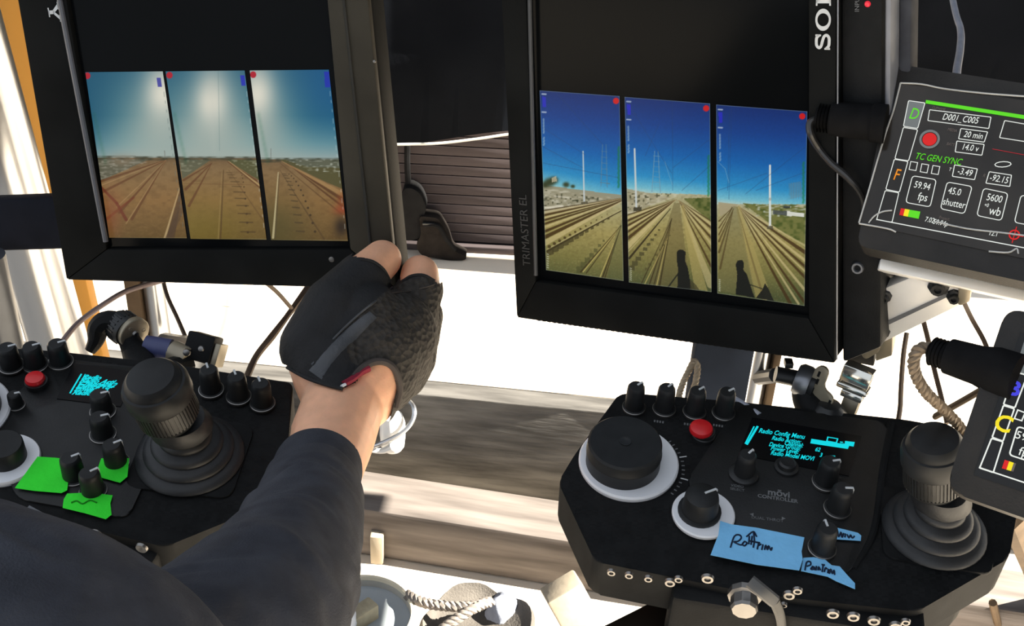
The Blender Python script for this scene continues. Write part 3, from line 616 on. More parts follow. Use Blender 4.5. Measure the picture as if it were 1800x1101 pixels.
# control panel side (the set's lower edge, now on the right)
c0, c1 = fR.px(1480, 640, -.006), fR.px(1549, 612, -.006)
ct0 = ext_top(fR, (1480, 640), (1478, 0), -.006, HT); ct1 = ext_top(fR, (1549, 612), (1552, 0), -.006, HT)
cp = Mb().prism([c0.xy, c1.xy, ct1, ct0], -.05, -.006, .003).build('control_panel', M_blk, mr)
ld = fR.px(1525, 7, -.006); Mb().lathe([(0, .002), (.0014, .0014), (.002, 0)], 12, T(ld.x, ld.y, -.006)).build('status_light', mat('led_red', (.5, .02, .03), .3, 0, .5, 0, em=.6, emc=(.8, .03, .06)), cp)
letters(fR, 'INPUT', .004, 1507, 5, -.0056, (2, -100), M_printdim, cp)
p = fR.px(1508, 471, -.006); Mb().lathe([(0, -.0005), (.002, -.0005), (.0026, .002), (.0038, .002), (.0042, 0)], 16, T(p.x, p.y, -.006)).build('screw', M_grey, cp)
# grey case side behind
s0, s1 = fR.px(1549, 470, -.012), fR.px(1563, 470, -.012)
st0 = ext_top(fR, (1549, 420), (1551, 0), -.012, HT); st1 = ext_top(fR, (1561, 420), (1566, 0), -.012, HT)
Mb().prism([s0.xy, s1.xy, st1, st0], -.05, -.012, .003).build('edge_trim', mat('pale_trim', (.22, .23, .26), .5, .1, .3, .15, 40), mr)
s2 = fR.px(1596, 470, -.03); st2 = ext_top(fR, (1596, 420), (1602, 0), -.03, HT)
Mb().prism([s1.xy, s2.xy, st2, st1], -.05, -.03, .002).build('rear_case', mat('grey_case', (.045, .048, .058), .7, 0, .1, .25, 60), mr)
# ---------------------------------------------------------------- touch panels
I_w = ink('ui_white', (225, 228, 222), .9); I_g = ink('ui_green', (90, 205, 40), .95); I_o = ink('ui_orange', (230, 140, 40), .9)
I_r = ink('ui_red', (205, 40, 40), .9); I_y = ink('ui_yellow', (235, 215, 40), .9); I_b = ink('ui_blue', (70, 70, 215), .9); I_dim = ink('ui_dim', (120, 110, 105), .5)
I_rd = ink('ui_dark_red', (190, 50, 60), .7); I_gry = ink('ui_grey', (120, 125, 125), .7)
M_tab = mat('touch_panel_case', (.020, .018, .016), .55, 0, .3, .25, 40, .2, 700)
M_film = mat('mottled_screen_film', (.026, .022, .018), .12, 0, .32, .6, 14, .35, 16)  # glossy brown-black film with a mottled tone
def wires(b, pts, w, z, closed=True):
    n = len(pts); pts = [V(p[:2]) for p in pts]
    for i in range(n if closed else n - 1):
        a, c = pts[i], pts[(i + 1) % n]; d = (c - a).normalized(); s = V((-d.y, d.x)) * w / 2; e = d * w / 2
        b.poly([(*(a - e - s), z), (*(c + e - s), z), (*(c + e + s), z), (*(a - e + s), z)])
def tile(fr, quad, r, w, z, mt, parent, name='ui_outline'):
    pts = fr.p2(quad, z)
    if r: pts = round_poly(pts, r)
    b = Mb(); wires(b, pts, w, z); return b.build(name, mt, parent, 0)
fD = Fr(CAM + V((.2905, .6818, -.3053)), (.887, -.4582, .057), ey=(.2544, .588, .7678))
td = thing('touch_panel', 'black touch panel with film covered screen reading D001_C005 beside the monitor', 'touch panel', fD)
body = fD.p2([(1571, 112), (1506, 432), (1960, 530), (2020, 180)])
Mb().prism(round_poly(body, .006), -.022, 0, .003).build('case', M_tab, td)
scr = fD.p2([(1583, 145), (1509, 393), (1915, 480), (1985, 205)])
sd = Mb().prism(scr, -.0008, .0008).build('screen', M_film, td)
zu = .0012
tx = lambda s, sz, u, v, mt, sh=.12, al='CENTER', bold=0, sx=1, d=(100, 19), fr=None, par=None: letters(fr or fD, s, sz * .80, u, v, zu + .0001, d, mt, par or sd, bold, 'ui_text', sh, al, sx * .72)
LW = .0005
tile(fD, [(1597, 177), (1588, 222), (1613, 226), (1626, 181)], .001, LW, zu, I_w, sd)
b = Mb(); b.poly([(*p, zu - .0002) for p in fD.p2([(1597, 177), (1588, 222), (1613, 226), (1626, 181)])]); b.build('tab_highlight', I_gry, sd, 0)
tile(fD, [(1588, 224), (1573, 279), (1597, 283), (1613, 228)], .001, LW, zu, I_w, sd)
tile(fD, [(1572, 280), (1557, 333), (1581, 338), (1596, 284)], .001, LW, zu, I_w, sd)
tile(fD, [(1556, 335), (1541, 386), (1568, 391), (1580, 339)], .001, LW, zu, I_w, sd)
tx('D', .0135, 1607, 201, I_g, .1); tx('F', .0135, 1576, 308, I_o, .1)
b = Mb(); b.poly([(*p, zu) for p in fD.p2([(1628, 177), (1627, 183), (1960, 236), (1963, 229)])]); b.build('green_bar', I_g, sd, 0)
b = Mb(); wires(b, fD.p2([(1541, 386), (1900, 455)], zu), LW * 1.2, zu, False); b.build('ui_outline', I_w, sd, 0)
tx('CLIPNAME', .0030, 1650, 191, I_dim)
tile(fD, [(1634, 193), (1631, 212), (1738, 226), (1742, 206)], .0006, LW, zu, I_w, sd); tx('D001_C005', .0076, 1688, 209, I_w, .2, d=(100, 12))
tx('MEDIA', .0034, 1674, 229, I_dim); tile(fD, [(1689, 226), (1685, 244), (1730, 250), (1736, 232)], .0006, LW, zu, I_w, sd); tx('20 min', .0072, 1711, 238, I_w, .15, d=(100, 13))
tx('BATT', .0034, 1671, 254, I_dim); tile(fD, [(1682, 248), (1679, 267), (1726, 273), (1730, 254)], .0006, LW, zu, I_w, sd); tx('14.0 v', .0072, 1705, 260, I_w, .15, d=(100, 14))
pr = fD.px(1634, 245, zu); Mb().lathe([(.0062, 0), (.0062, .0006), (.0048, .0006), (.0048, 0)], 24, T(pr.x, pr.y, zu)).build('record_ring', I_gry, sd)
Mb().lathe([(0, .0008), (.0042, .0005), (.0043, 0)], 24, T(pr.x, pr.y, zu)).build('record_button', I_r, sd)
tx('TC GEN SYNC', .0076, 1649, 280, I_g, .25, d=(100, 14))
for u, v in ((1605, 292), (1624.5, 296), (1644, 299)): tile(fD, [(u - 4, v - 8), (u - 7, v + 6), (u + 5, v + 8), (u + 8, v - 6)], 0, LW * .9, zu, I_w, sd)
tx('T', .004, 1670, 298, I_w); tile(fD, [(1678, 290), (1674, 310), (1713, 316), (1718, 297)], .0006, LW, zu, I_w, sd); tx('-3.49', .0075, 1696, 303, I_w, .15)
tx('R', .004, 1730, 309, I_dim); tile(fD, [(1739, 302), (1733, 322), (1775, 328), (1778, 308)], .0006, LW, zu, I_w, sd); tx('-92.15', .0075, 1756, 315, I_w, .15)
tile(fD, [(1604, 309), (1592, 356), (1635, 364), (1646, 316)], .0022, LW, zu, I_w, sd); tx('59.94', .0078, 1621, 327, I_w, .05); tx('fps', .0092, 1622, 347, I_w, .05)
tile(fD, [(1665, 320), (1653, 367), (1695, 376), (1709, 328)], .0022, LW, zu, I_w, sd); tx('45.0', .0078, 1678, 337, I_w, .05); tx('shutter', .0080, 1677, 358, I_w, .05)
tile(fD, [(1729, 331), (1717, 379), (1760, 388), (1772, 340)], .0022, LW, zu, I_w, sd); tx('5600', .0080, 1748, 349, I_w, .05); tx('wb', .0098, 1749, 372, I_w, .05); tx('+0', .0042, 1734, 361, I_w, .1)
tile(fD, [(1795, 343), (1783, 391), (1830, 400), (1842, 352)], .0022, LW, zu, I_w, sd)
for (a, c), mt in (((1584, 1591), I_r), ((1591, 1599), I_y), ((1599, 1618), I_g)):
    b = Mb(); b.poly([(*p, zu) for p in fD.p2([(a, 367 + (a - 1584) * .18), (a - 3, 379 + (a - 1584) * .2), (c - 3, 379 + (c - 1584) * .2), (c, 367 + (c - 1584) * .18)])]); b.build('level_segment', mt, sd, 0)
tx('7.02', .0058, 1634, 387, I_w); tx('59.94p', .0058, 1653, 392, I_w, .2); tx('Project:', .0036, 1660, 384, I_dim); tx('12.1', .0055, 1746, 411, I_w, .1)
pr = fD.px(1783, 413, zu); Mb().lathe([(.0032, 0), (.0032, .0003), (.0024, .0003), (.0024, 0)], 20, T(pr.x, pr.y, zu)).build('ui_target', I_r, sd)
b = Mb(); wires(b, [(pr.x - .005, pr.y), (pr.x + .005, pr.y)], LW, zu, False); wires(b, [(pr.x, pr.y - .005), (pr.x, pr.y + .005)], LW, zu, False); b.build('ui_target', I_r, sd, 0)
tile(fD, [(1766, 212), (1757, 242), (1840, 255), (1846, 226)], .0006, LW, zu, I_w, sd)
b = Mb(); wires(b, fD.p2([(1745, 262), (1830, 278)], zu), LW * .7, zu, False); b.build('ui_outline', I_rd, sd, 0)
p = fD.px(1763, 289, zu); b = Mb(); wires(b, [(p.x + .0045 * math.cos(t * .5236), p.y + .0018 * math.sin(t * .5236) + .001 * math.cos(t * .5236)) for t in range(12)], LW, zu); b.build('ui_outline', I_w, sd, 0)
# wrinkled clear film edge
M_clear = mat('clear_film_edge', (.55, .54, .50), .1, 0, .8, .2, 30)
for pl in ([(1583, 146), (1572, 190), (1560, 225), (1546, 270), (1531, 322), (1510, 392)], [(1583, 146), (1620, 148), (1660, 156), (1730, 164), (1810, 170)], [(1510, 393), (1560, 402), (1575, 408)], [(1738, 442), (1772, 444), (1787, 437), (1790, 446)], [(1527, 392), (1537, 380), (1552, 372), (1568, 370)], [(1645, 390), (1700, 402), (1760, 409), (1815, 416)]):
    Mb().tube([fD.px(u, v, .0012 + .0006 * (i % 2)) for i, (u, v) in enumerate(pl)], .00055, 5, 4).build('film_wrinkle', M_clear, sd)
# plug and lead on its left side
a_, c_ = fD.depth(1546, 217, .764), fD.depth(1434, 206, .779); dv = (c_ - a_)
pg = Mb(); L = dv.length
pg.lathe([(0, -.004), (.0125, -.004), (.0125, .004), (.011, .006), (.0115, .010), (.0108, .03), (.0100, .031), (.0098, L * .72), (.0085, L * .74)] + [(r, L * (.74 + .052 * i / 1)) for i in range(5) for r in (.0072, .0096, .0096, .0066)][:20] + [(.006, L), (0, L)], 24, axis_m(a_, dv))
pgo = pg.build('plug', M_rubber, td)
# second touch panel, lower right
fC = Fr(at(1740, 760, .665), fD.ex, n=fD.n)
q0, q1 = fC.px(1721, 824), fC.px(1800, 851)
fC = Fr(at(1740, 760, .665), fC.w((q1.x, q1.y, 0)) - fC.w((q0.x, q0.y, 0)), n=fD.n + V((.0, -.03, .05)))
tcp = thing('touch_panel', 'black touch panel with yellow C tab leaning over the joystick', 'touch panel', fC)
Mb().prism(round_poly(fC.p2([(1771, 536), (1661, 862), (2010, 985), (2110, 660)]), .011, 6), -.020, 0, .003).build('case', M_tab, tcp)
sc2 = Mb().prism(fC.p2([(1793, 585), (1712, 836), (1960, 920), (2030, 680)]), -.0008, .0008).build('screen', mat('panel_glass', (.012, .012, .012), .2, 0, .25, .3, 9), tcp)
for qd in ([(1803, 596), (1785, 652), (1812, 660), (1830, 604)], [(1784, 654), (1764, 711), (1784, 717), (1806, 660)], [(1764, 713), (1744, 769), (1763, 776), (1783, 719)], [(1743, 771), (1722, 823), (1746, 831), (1763, 777)]):
    tile(fC, qd, .0008, .0008, zu, I_w if qd[0][0] != 1803 else I_gry, sc2)
b = Mb(); b.poly([(*p, zu - .0002) for p in fC.p2([(1803, 596), (1785, 652), (1812, 660), (1830, 604)])]); b.build('tab_highlight', I_gry, sc2, 0)
letters(fC, 'A', .0125, 1800, 633, zu + .0002, (100, 30), I_r, sc2, 0, 'ui_text', .05); letters(fC, 'B', .0115, 1782, 684, zu + .0002, (100, 30), I_b, sc2, .0004, 'ui_text', .05); letters(fC, 'C', .0130, 1763, 746, zu + .0002, (100, 30), I_y, sc2, .0003, 'ui_text', .05)
b = Mb(); wires(b, fC.p2([(1722, 823), (1945, 897)]), .0008, zu, False); b.build('ui_outline', I_w, sc2, 0)
tile(fC, [(1789, 721), (1783, 736), (1796, 740), (1802, 726)], 0, .0007, zu, I_w, sc2); tile(fC, [(1789, 750), (1774, 800), (1830, 818), (1846, 768)], .002, .0008, zu, I_w, sc2)
letters(fC, '59.94', .0062, 1808, 771, zu + .0002, (100, 30), I_w, sc2, 0, 'ui_text', .05); letters(fC, 'fps', .0070, 1804, 797, zu + .0002, (100, 30), I_w, sc2, 0, 'ui_text', .05)
for (a, c), mt in (((1766, 1774), I_r), ((1774, 1782), I_y), ((1782, 1786), I_dim)):
    b = Mb(); b.poly([(*p, zu) for p in fC.p2([(a, 809 + (a - 1766) * .33), (a - 5, 824 + (a - 1766) * .3), (c - 5, 824 + (c - 1766) * .3), (c, 809 + (c - 1766) * .33)])]); b.build('level_segment', mt, sc2, 0)
a_, c_ = fC.depth(1760, 655, .672), fC.depth(1634, 616, .70); dv = c_ - a_; L = dv.length
Mb().lathe([(0, -.01), (.0135, -.01), (.0135, L * .1), (.0115, L * .3), (.0105, L * .72), (.008, L * .74)] + [(r, L * (.74 + .052 * i)) for i in range(5) for r in (.0076, .0088, .0088, .0070)] + [(.005, L), (0, L)], 24, axis_m(a_, dv)).build('plug', M_rubber, tcp)
# ---------------------------------------------------------------- remote head controllers
M_ctl = mat('controller_shell', (.0125, .013, .0135), .65, 0, .06, .25, 50, .35, 260, kind='check')
M_plate = mat('controller_plate', (.009, .0095, .010), .42, 0, .3, .25, 60, .08, 800)
M_knob = mat('knob_black', (.016, .017, .018), .45, 0, .22, .2, 80)
M_boot = mat('rubber_boot', (.018, .019, .021), .5, 0, .45, .2, 60, .08, 500)
M_tape_b = mat('blue_paper_tape', (.22, .56, .90), .8, 0, .15, .06, 60, .25, 300)
M_tape_g = mat('green_paper_tape', (.05, .86, .05), .8, 0, .1, .06, 60, .25, 300)
M_pen = mat('pen_ink', (.01, .02, .05), .6, 0, .2, 0)
I_c = ink('oled_cyan', (20, 205, 215), 1.0)
def knob(b_name, x, y, r, h, parent, mark=0.0, z0=0.0, collar=True, tilt=None, mt=None):
    k = Mb(); prof = [(0, 0), (r * 1.15, 0), (r * 1.15, h * .10), (r * .98, h * .13), (r * .9, h * .8), (r * .86, h * .93), (r * .7, h), (0, h)]
    M = T(x, y, z0) @ (tilt or Matrix.Identity(4))
    k.lathe(prof, 24, M); o = k.build('knob', mt or M_knob, parent)
    a = mark; c, s = math.cos(a), math.sin(a)
    mk = Mb().box(-.0007, .0007, r * .15, r * .84, h, h + .0006, m=M @ rz(a)); mk.box(-.0007, .0007, r * .82, r * .92, h * .72, h * .97, m=M @ rz(a)); mk.build('pointer', M_print, o, 0)
    if collar: Mb().lathe([(r * 1.15, h * .015), (r * 1.2, h * .02), (r * 1.2, h * .10), (r * 1.13, h * .11)], 24, M).build('collar', M_screw, o)
    return o
def joystick(parent, base, top, rb, rs, name='joystick'):
    d = V(top) - V(base); h = d.length; up_ = V((0, 0, 1)); j = Mb()
    # bellows boot: rings shrink and follow the stick
    prof = []; n = 4
    for i in range(n):
        r0 = rb * (1 - .17 * i); z = h * .06 * i * 1.25
        prof += [(r0 * .93, z), (r0, z + h * .012), (r0 * .985, z + h * .035), (r0 * .88, z + h * .055)]
    prof += [(rs * .95, h * .36), (rs * .8, h * .46), (0, h * .46)]
    bt = Mb().lathe([(0, 0)] + prof, 40)
    for v in bt.bm.verts: t = min(1, v.co.z / h); v.co.x += d.x * t * t * 1.2 + base[0]; v.co.y += d.y * t * t * 1.2 + base[1]; v.co.z += base[2]
    bo = bt.build('boot', M_boot, parent, 60)
    M = axis_m(base, d)
    j.lathe([(0, h * .3), (rs * .62, h * .32), (rs * .66, h * .44), (rs * .86, h * .52), (rs * .9, h * .54), (0, h * .54)], 32, M); st = j.build('stick', M_knob, parent)
    g = Mb(); N = 104
    for kx in range(N // 2):
        a = 2 * math.pi * kx / (N // 2); g.box(rs * .86, rs * .93, -rs * .028, rs * .028, h * .545, h * .74, m=M @ rz(a))
    g.lathe([(0, h * .53), (rs * .88, h * .53), (rs * .88, h * .75), (0, h * .75)], 40, M); g.build('knurled_grip', M_blk2, st, 30)
    Mb().lathe([(0, h * .74), (rs * .97, h * .742), (rs * 1.0, h * .76), (rs, h * .87), (rs * .93, h * .91), (rs * .86, h * .915), (rs * .82, h * .95), (rs * .7, h * .985), (rs * .4, h * 1.0), (0, h * 1.005)], 40, M).build('cap', M_knob, st)
    return bo
fr0 = Fr(at(1236, 905, .80), (1, 0, 0), n=(-.02, -math.sin(math.radians(9)), math.cos(math.radians(9))))
a, b_ = fr0.w(fr0.px(1325, 750)), fr0.w(fr0.px(1500, 776))
fK = Fr(fr0.o, b_ - a, n=fr0.n)
kr = thing('camera_head_controller', 'black remote controller with white dial rings and blue tape labels', 'controller', fK)
outline = fK.p2([(1090, 690), (1010, 800), (981, 848), (1012, 915), (1046, 988), (1330, 1045), (1612, 1076), (1774, 982), (1788, 900), (1775, 770), (1590, 738), (1290, 706)])
Mb().prism(round_poly(outline, .006, 3), -.034, 0, .0045, 3).build('shell', M_ctl, kr)
Mb().prism(round_poly(fK.p2([(1230, 780), (1215, 980), (1330, 1020), (1600, 1060), (1740, 970), (1730, 800), (1400, 740)]), .01, 3), -.075, -.033, .006).build('lower_shell', M_ctl, kr)
Mb().prism(round_poly(fK.p2([(1300, 712), (1205, 850), (1300, 985), (1490, 1015), (1532, 935), (1560, 745)]), .008, 4), -.002, .0018, .0012).build('face_plate', M_plate, kr)
zp = .0018
# pads for ridge of light on the right of the plate
# big dial
c = fK.px(1105, 812, .003)
R1 = (fK.px(1193, 818, .003) - fK.px(1017, 806, .003)).length / 2
dl = Mb().lathe([(0, .0), (R1 * .98, 0), (R1, .0015), (R1, .0035), (R1 * .97, .0048), (R1 * .7, .005), (0, .005)], 64, T(c.x, c.y, 0)).build('dial_ring', M_white, kr)
tp = fK.px(1095, 782, .023); c2 = V((tp.x * .75 + c.x * .25, tp.y * .75 + c.y * .25, 0))
Mb().lathe([(0, .004), (R1 * .74, .004), (R1 * .74, .015), (R1 * .75, .0155), (R1 * .75, .0165), (R1 * .74, .017), (R1 * .73, .024), (R1 * .69, .0255), (0, .0255)], 64, T(c2.x, c2.y, 0)).build('dial_wheel', M_knob, dl)
Mb().lathe([(R1 * .12, .0254), (R1 * .12, .0262), (R1 * .07, .0262), (0, .0255)], 20, T(c2.x, c2.y, 0)).build('dial_screw', M_blk2, dl)
p = fK.px(1103, 857, .0052); Mb().box(p.x - .0005, p.x + .0005, p.y - .001, p.y + .003, .0048, .0056).build('dial_mark', M_print, dl, 0)
ang0 = math.atan2(fK.px(1205, 800).y - c.y, fK.px(1205, 800).x - c.x)
for i in range(14):
    a = ang0 + .38 - i * .105; big = i in (4, 9)
    Mb().box(R1 * 1.07, R1 * (1.22 if big else 1.13), -.0004, .0004, .0001, .0004 + zp * 0, m=T(c.x, c.y, .0) @ rz(a)).build('scale_tick', M_print if big else M_printdim, kr, 0)
# small dial
c = fK.px(1236, 905, .003); R2 = (fK.px(1291, 910, .003) - fK.px(1180, 898, .003)).length / 2
d2 = Mb().lathe([(0, 0), (R2 * .97, 0), (R2, .001), (R2, .0028), (R2 * .96, .0036), (0, .0036)], 56, T(c.x, c.y, zp)).build('dial_ring', M_white, kr)
tp = fK.px(1229, 873, .02)
kk = knob('dial_knob', tp.x * .6 + c.x * .4, tp.y * .6 + c.y * .4, R2 * .60, .0175, d2.parent, -.95, zp + .0036, False)
# top row of knobs
for i, (bu, bv) in enumerate(((1114, 719), (1167, 722), (1220, 727), (1271, 729))):
    p = fK.px(bu, bv); knob('k', p.x, p.y, .0072, .0235, kr, (-.7, -.6, -.75, -.85)[i])
    p = fK.px(bu - 8, bv + 20); 
    for j in range(4): Mb().box(p.x - .004 + j * .002, p.x - .0028 + j * .002, p.y - .001, p.y + .001, 0, .0003).build('caption', M_printdim, kr, 0)
p = fK.px(1236, 768); Mb().lathe([(0, 0), (.0085, 0), (.0085, .003), (.0078, .0035), (.0078, .0065), (0, .0065)], 28, T(p.x, p.y, 0)).build('button_base', M_grey if False else M_blk2, kr)
p = fK.px(1232, 757, .006); Mb().lathe([(0, .006), (.0082, .006), (.0085, .0075), (.0078, .0095), (.005, .0105), (0, .0108)], 28, T(p.x, p.y, 0)).build('record_button', M_red, kr)
# display
ds = Mb().prism(fK.p2([(1322, 735), (1298, 800), (1492, 838), (1515, 768)], zp), zp - .001, zp + .0006).build('display', mat('oled_glass', (.004, .004, .005), .3, 0, .2, .2, 10), kr)
def dtx(s, sz, u, v, sx=.9, al='LEFT', bold=.0002): letters(fK, s, sz * .92, u, v, zp + .0008, (100, 14.5), I_c, ds, bold * .5, 'display_text', .45, al, sx * .72)
dtx('Radio Config Menu', .0070, 1333, 757); dtx('Radio Action:', .0062, 1356, 770); dtx('Channel:', .0062, 1378, 779); dtx('Device Group:', .0062, 1351, 781); dtx('Power Level:', .0062, 1354, 788); dtx('Radio Model MOVI', .0064, 1354, 796)
dtx('62', .006, 1432, 790); dtx('3', .006, 1440, 800); dtx('Tx1', .006, 1474, 780)
def bar(fr, par, pts, w=None, closed=False, z=zp + .0008):
    b = Mb()
    if w: wires(b, fr.p2(pts, zp), w, z, closed)
    else: b.poly([(*q, z) for q in fr.p2(pts, zp)])
    b.build('display_bar' if not closed else 'display_frame', I_c, par, 0)
bar(fK, ds, [(1331, 752), (1313, 782)], .0016); bar(fK, ds, [(1325, 752), (1310, 781)], .0010)
bar(fK, ds, [(1426, 773), (1424, 781), (1490, 791), (1493, 784)]); bar(fK, ds, [(1485, 777), (1484, 784), (1500, 787), (1502, 779)], z=zp + .0009)
bar(fK, ds, [(1459, 802), (1457, 808), (1466, 809), (1468, 803)]); bar(fK, ds, [(1455, 770), (1453, 777), (1470, 780), (1472, 773)], .0009, True)
# other knobs and captions
p = fK.px(1306, 838); knob('k', p.x, p.y, .0072, .021, kr, -.6, zp)
Mb().lathe([(0, 0), (.0105, 0), (.0105, .002), (.0088, .003), (0, .003)], 28, T(p.x, p.y, zp)).build('knob_skirt', M_blk2, kr)
p = fK.px(1381, 826); Mb().lathe([(.0085, 0), (.0085, .002), (.0065, .0025), (.006, .0055), (.0045, .0065), (0, .0062)], 24, T(p.x, p.y, zp)).build('push_button', M_blk2, kr)
for (bu, bv, mk) in ((1449, 853, -1.2), (1470, 900, -1.4), (1443, 970, .3)):
    p = fK.px(bu, bv); knob('k', p.x, p.y, .0078, .0225, kr, mk, zp)
letters(fK, 'mōvi', .0075, 1369, 868, zp + .0002, (100, 15), M_printdim, kr, .0002); letters(fK, 'CONTROLLER', .0042, 1367, 877, zp + .0002, (100, 15), M_printdim, kr, .0001)
letters(fK, 'VIDEO', .003, 1296, 855, zp + .0002, (100, 15), M_printdim, kr); letters(fK, 'SELECT', .003, 1296, 861, zp + .0002, (100, 15), M_printdim, kr)
letters(fK, 'DUAL THROT', .0034, 1349, 913, zp + .0002, (100, 12), M_printdim, kr)
for u in (1321, 1376):
    p = fK.px(u, 908 if u == 1321 else 915); b = Mb(); s = -1 if u == 1321 else 1; b.poly([(p.x + s * .0016, p.y, zp + .0002), (p.x - s * .001, p.y + .0013, zp + .0002), (p.x - s * .001, p.y - .0013, zp + .0002)]); b.build('arrow_mark', M_printdim, kr, 0)
# tape
def tape(fr, px, parent, mt, z=.0026, label=None, curl=None):
    pts = fr.p2(px, z); b = Mb(); b.prism(pts, z - .0003, z, 0); o = b.build('tape_label', mt, parent, 0)
    if label: o['label'] = label
    return o
def pen(fr, strokes, parent, z=.0028, w=.0006):
    b = Mb()
    for s in strokes: b.tube([fr.px(u, v, z) for u, v in s], w, 5, 4)
    return b.build('handwriting', M_pen, parent)
t1 = tape(fK, [(1266, 916), (1285, 922), (1330, 928), (1414, 945), (1409, 970), (1411, 984), (1405, 1003), (1330, 993), (1249, 976), (1257, 955), (1263, 940)], kr, M_tape_b, .0062, 'wide blue paper tape')
pen(fK, [[(1284, 963), (1291, 943), (1300, 941), (1303, 946), (1297, 952), (1290, 953), (1300, 958), (1306, 958)], [(1309, 952), (1305, 957), (1309, 960), (1313, 955), (1309, 952)], [(1317, 943), (1316, 957)], [(1322, 943), (1320, 958)], [(1312, 944), (1324, 935), (1330, 944)], [(1324, 935), (1326, 950), (1324, 963)], [(1316, 951), (1336, 955)], [(1333, 956), (1331, 966)], [(1332, 960), (1338, 957)], [(1341, 958), (1339, 967)], [(1344, 967), (1346, 959), (1349, 967), (1351, 960), (1355, 968), (1357, 963)]], t1, .0064)
t2 = tape(fK, [(1412, 981), (1430, 980), (1450, 984), (1462, 994), (1476, 996), (1490, 1012), (1503, 1026), (1503, 1036), (1470, 1022), (1455, 1014), (1408, 1004)], kr, M_tape_b, .0036, 'narrow torn blue paper tape')
pen(fK, [[(1415, 1003), (1418, 989), (1424, 988), (1425, 993), (1418, 996)], [(1429, 996), (1425, 1001), (1430, 1001), (1431, 997), (1433, 1003)], [(1435, 996), (1434, 1003)], [(1438, 1003), (1439, 997), (1442, 1003)], [(1444, 993), (1450, 994)], [(1447, 993), (1445, 1006)], [(1449, 1006), (1451, 999), (1454, 1001)], [(1456, 1001), (1455, 1008)], [(1458, 1009), (1460, 1001), (1463, 1009), (1466, 1003), (1467, 1011)]], t2, .0038)
t3 = tape(fK, [(1462, 926), (1480, 930), (1508, 937), (1514, 942), (1513, 951), (1465, 948)], kr, M_tape_b, .0036, 'short blue paper tape')
pen(fK, [[(1467, 930), (1465, 940)], [(1472, 934), (1474, 944), (1478, 936)], [(1479, 937), (1480, 945), (1483, 938)], [(1486, 939), (1485, 945)], [(1489, 940), (1492, 946), (1495, 941), (1498, 946), (1502, 943)]], t3, .0038)
# joystick
bp = fK.px(1640, 935); tp = fK.px(1643, 768, .088)
Mb().prism(round_poly([(bp.x - .034, bp.y - .030), (bp.x + .036, bp.y - .030), (bp.x + .036, bp.y + .034), (bp.x - .034, bp.y + .034)], .010, 5), -.001, .002, .001).build('joystick_base', M_blk, kr)
joystick(kr, (bp.x, bp.y, .002), (tp.x, tp.y, .088), .034, .0205)
# ridge beside the plate
Mb().tube([fK.px(1566, 745, .0), fK.px(1550, 830, .0), fK.px(1535, 935, 0), fK.px(1500, 1000, 0)], [.003, .003, .003, .002], 10, 4).build('shell_ridge', M_ctl, kr)
# front face hardware
yf = fK.px(1330, 1045).y - .001
fn = (outline[6][0] - outline[4][0], outline[6][1] - outline[4][1]); fl = math.hypot(*fn); fnn = V((fn[1] / fl, -fn[0] / fl, 0))
P0 = V((outline[5][0], outline[5][1], 0)) + fnn * .0005
def onfront(u, v, off=0): return fK.hit(u, v, P0 + fnn * off, fnn)
fx = V((fn[0] / fl, fn[1] / fl, 0))
# front bracket plate
b = Mb()
FM = Matrix((fx, V((0, 0, 1)), fnn)).transposed().to_4x4()
FM.translation = P0
c0 = FM.inverted() @ onfront(1180, 1045); c1 = FM.inverted() @ onfront(1640, 1080)
Mb().box(c0.x, c1.x, -.075, -.006, -.02, .008, .004, 2, FM).build('front_bracket', M_blk, kr)
Mb().prism(round_poly(fK.p2([(1172, 1046), (1036, 1114), (1050, 1210), (1690, 1230), (1640, 1088)], -.078), .004, 3), -.105, -.078, .002).build('mounting_tray', mat('tray_brown_black', (.020, .015, .011), .6, 0, .1, .2, 30), kr)
def fpt(u, v, off): return FM.inverted() @ fK.hit(u, v, P0 + fnn * off, fnn)
for (u, v, r, off) in ((1075, 1005, .003, 0), (1106, 1010, .003, 0), (1140, 1016, .003, 0), (1178, 1023, .0038, 0), (1193, 1017, .003, 0), (1244, 1016, .0042, .008), (1387, 1045, .004, .008), (1402, 1037, .0032, .008), (1378, 1062, .0022, .008), (1464, 1078, .0042, .008), (1500, 1083, .0042, .008), (1536, 1090, .0042, .008), (1574, 1099, .004, .008), (1592, 1092, .003, .008)):
    q = fpt(u, v, off); Mb().lathe([(0, .0006), (r * .45, .0006), (r * .5, .0018), (r * .85, .0018), (r, 0)], 14, FM @ T(q.x, q.y, q.z)).build('screw', M_screw, kr)
q = fpt(1309, 1042, .008); k = Mb().lathe([(0, 0), (.0105, 0), (.0105, .004), (.0085, .005), (.0085, .012), (.0075, .014), (0, .014)], 10, FM @ T(q.x, q.y, q.z)); k.build('clamp_screw', M_screw, kr, 20)
L1 = [fpt(1318, 1022, .014), fpt(1340, 1040, .018), fpt(1362, 1058, .018)]; L2 = [fpt(1362, 1058, .018), fpt(1372, 1085, .016), fpt(1376, 1125, .012)]
Mb().tube([FM @ p for p in L1], .0042, 8, 4, .6).build('lever', mat('lever_grey', (.10, .10, .10), .5, .2, .3), kr); Mb().tube([FM @ p for p in L2], .0036, 8, 4, .6).build('lever', M_blk2, kr)

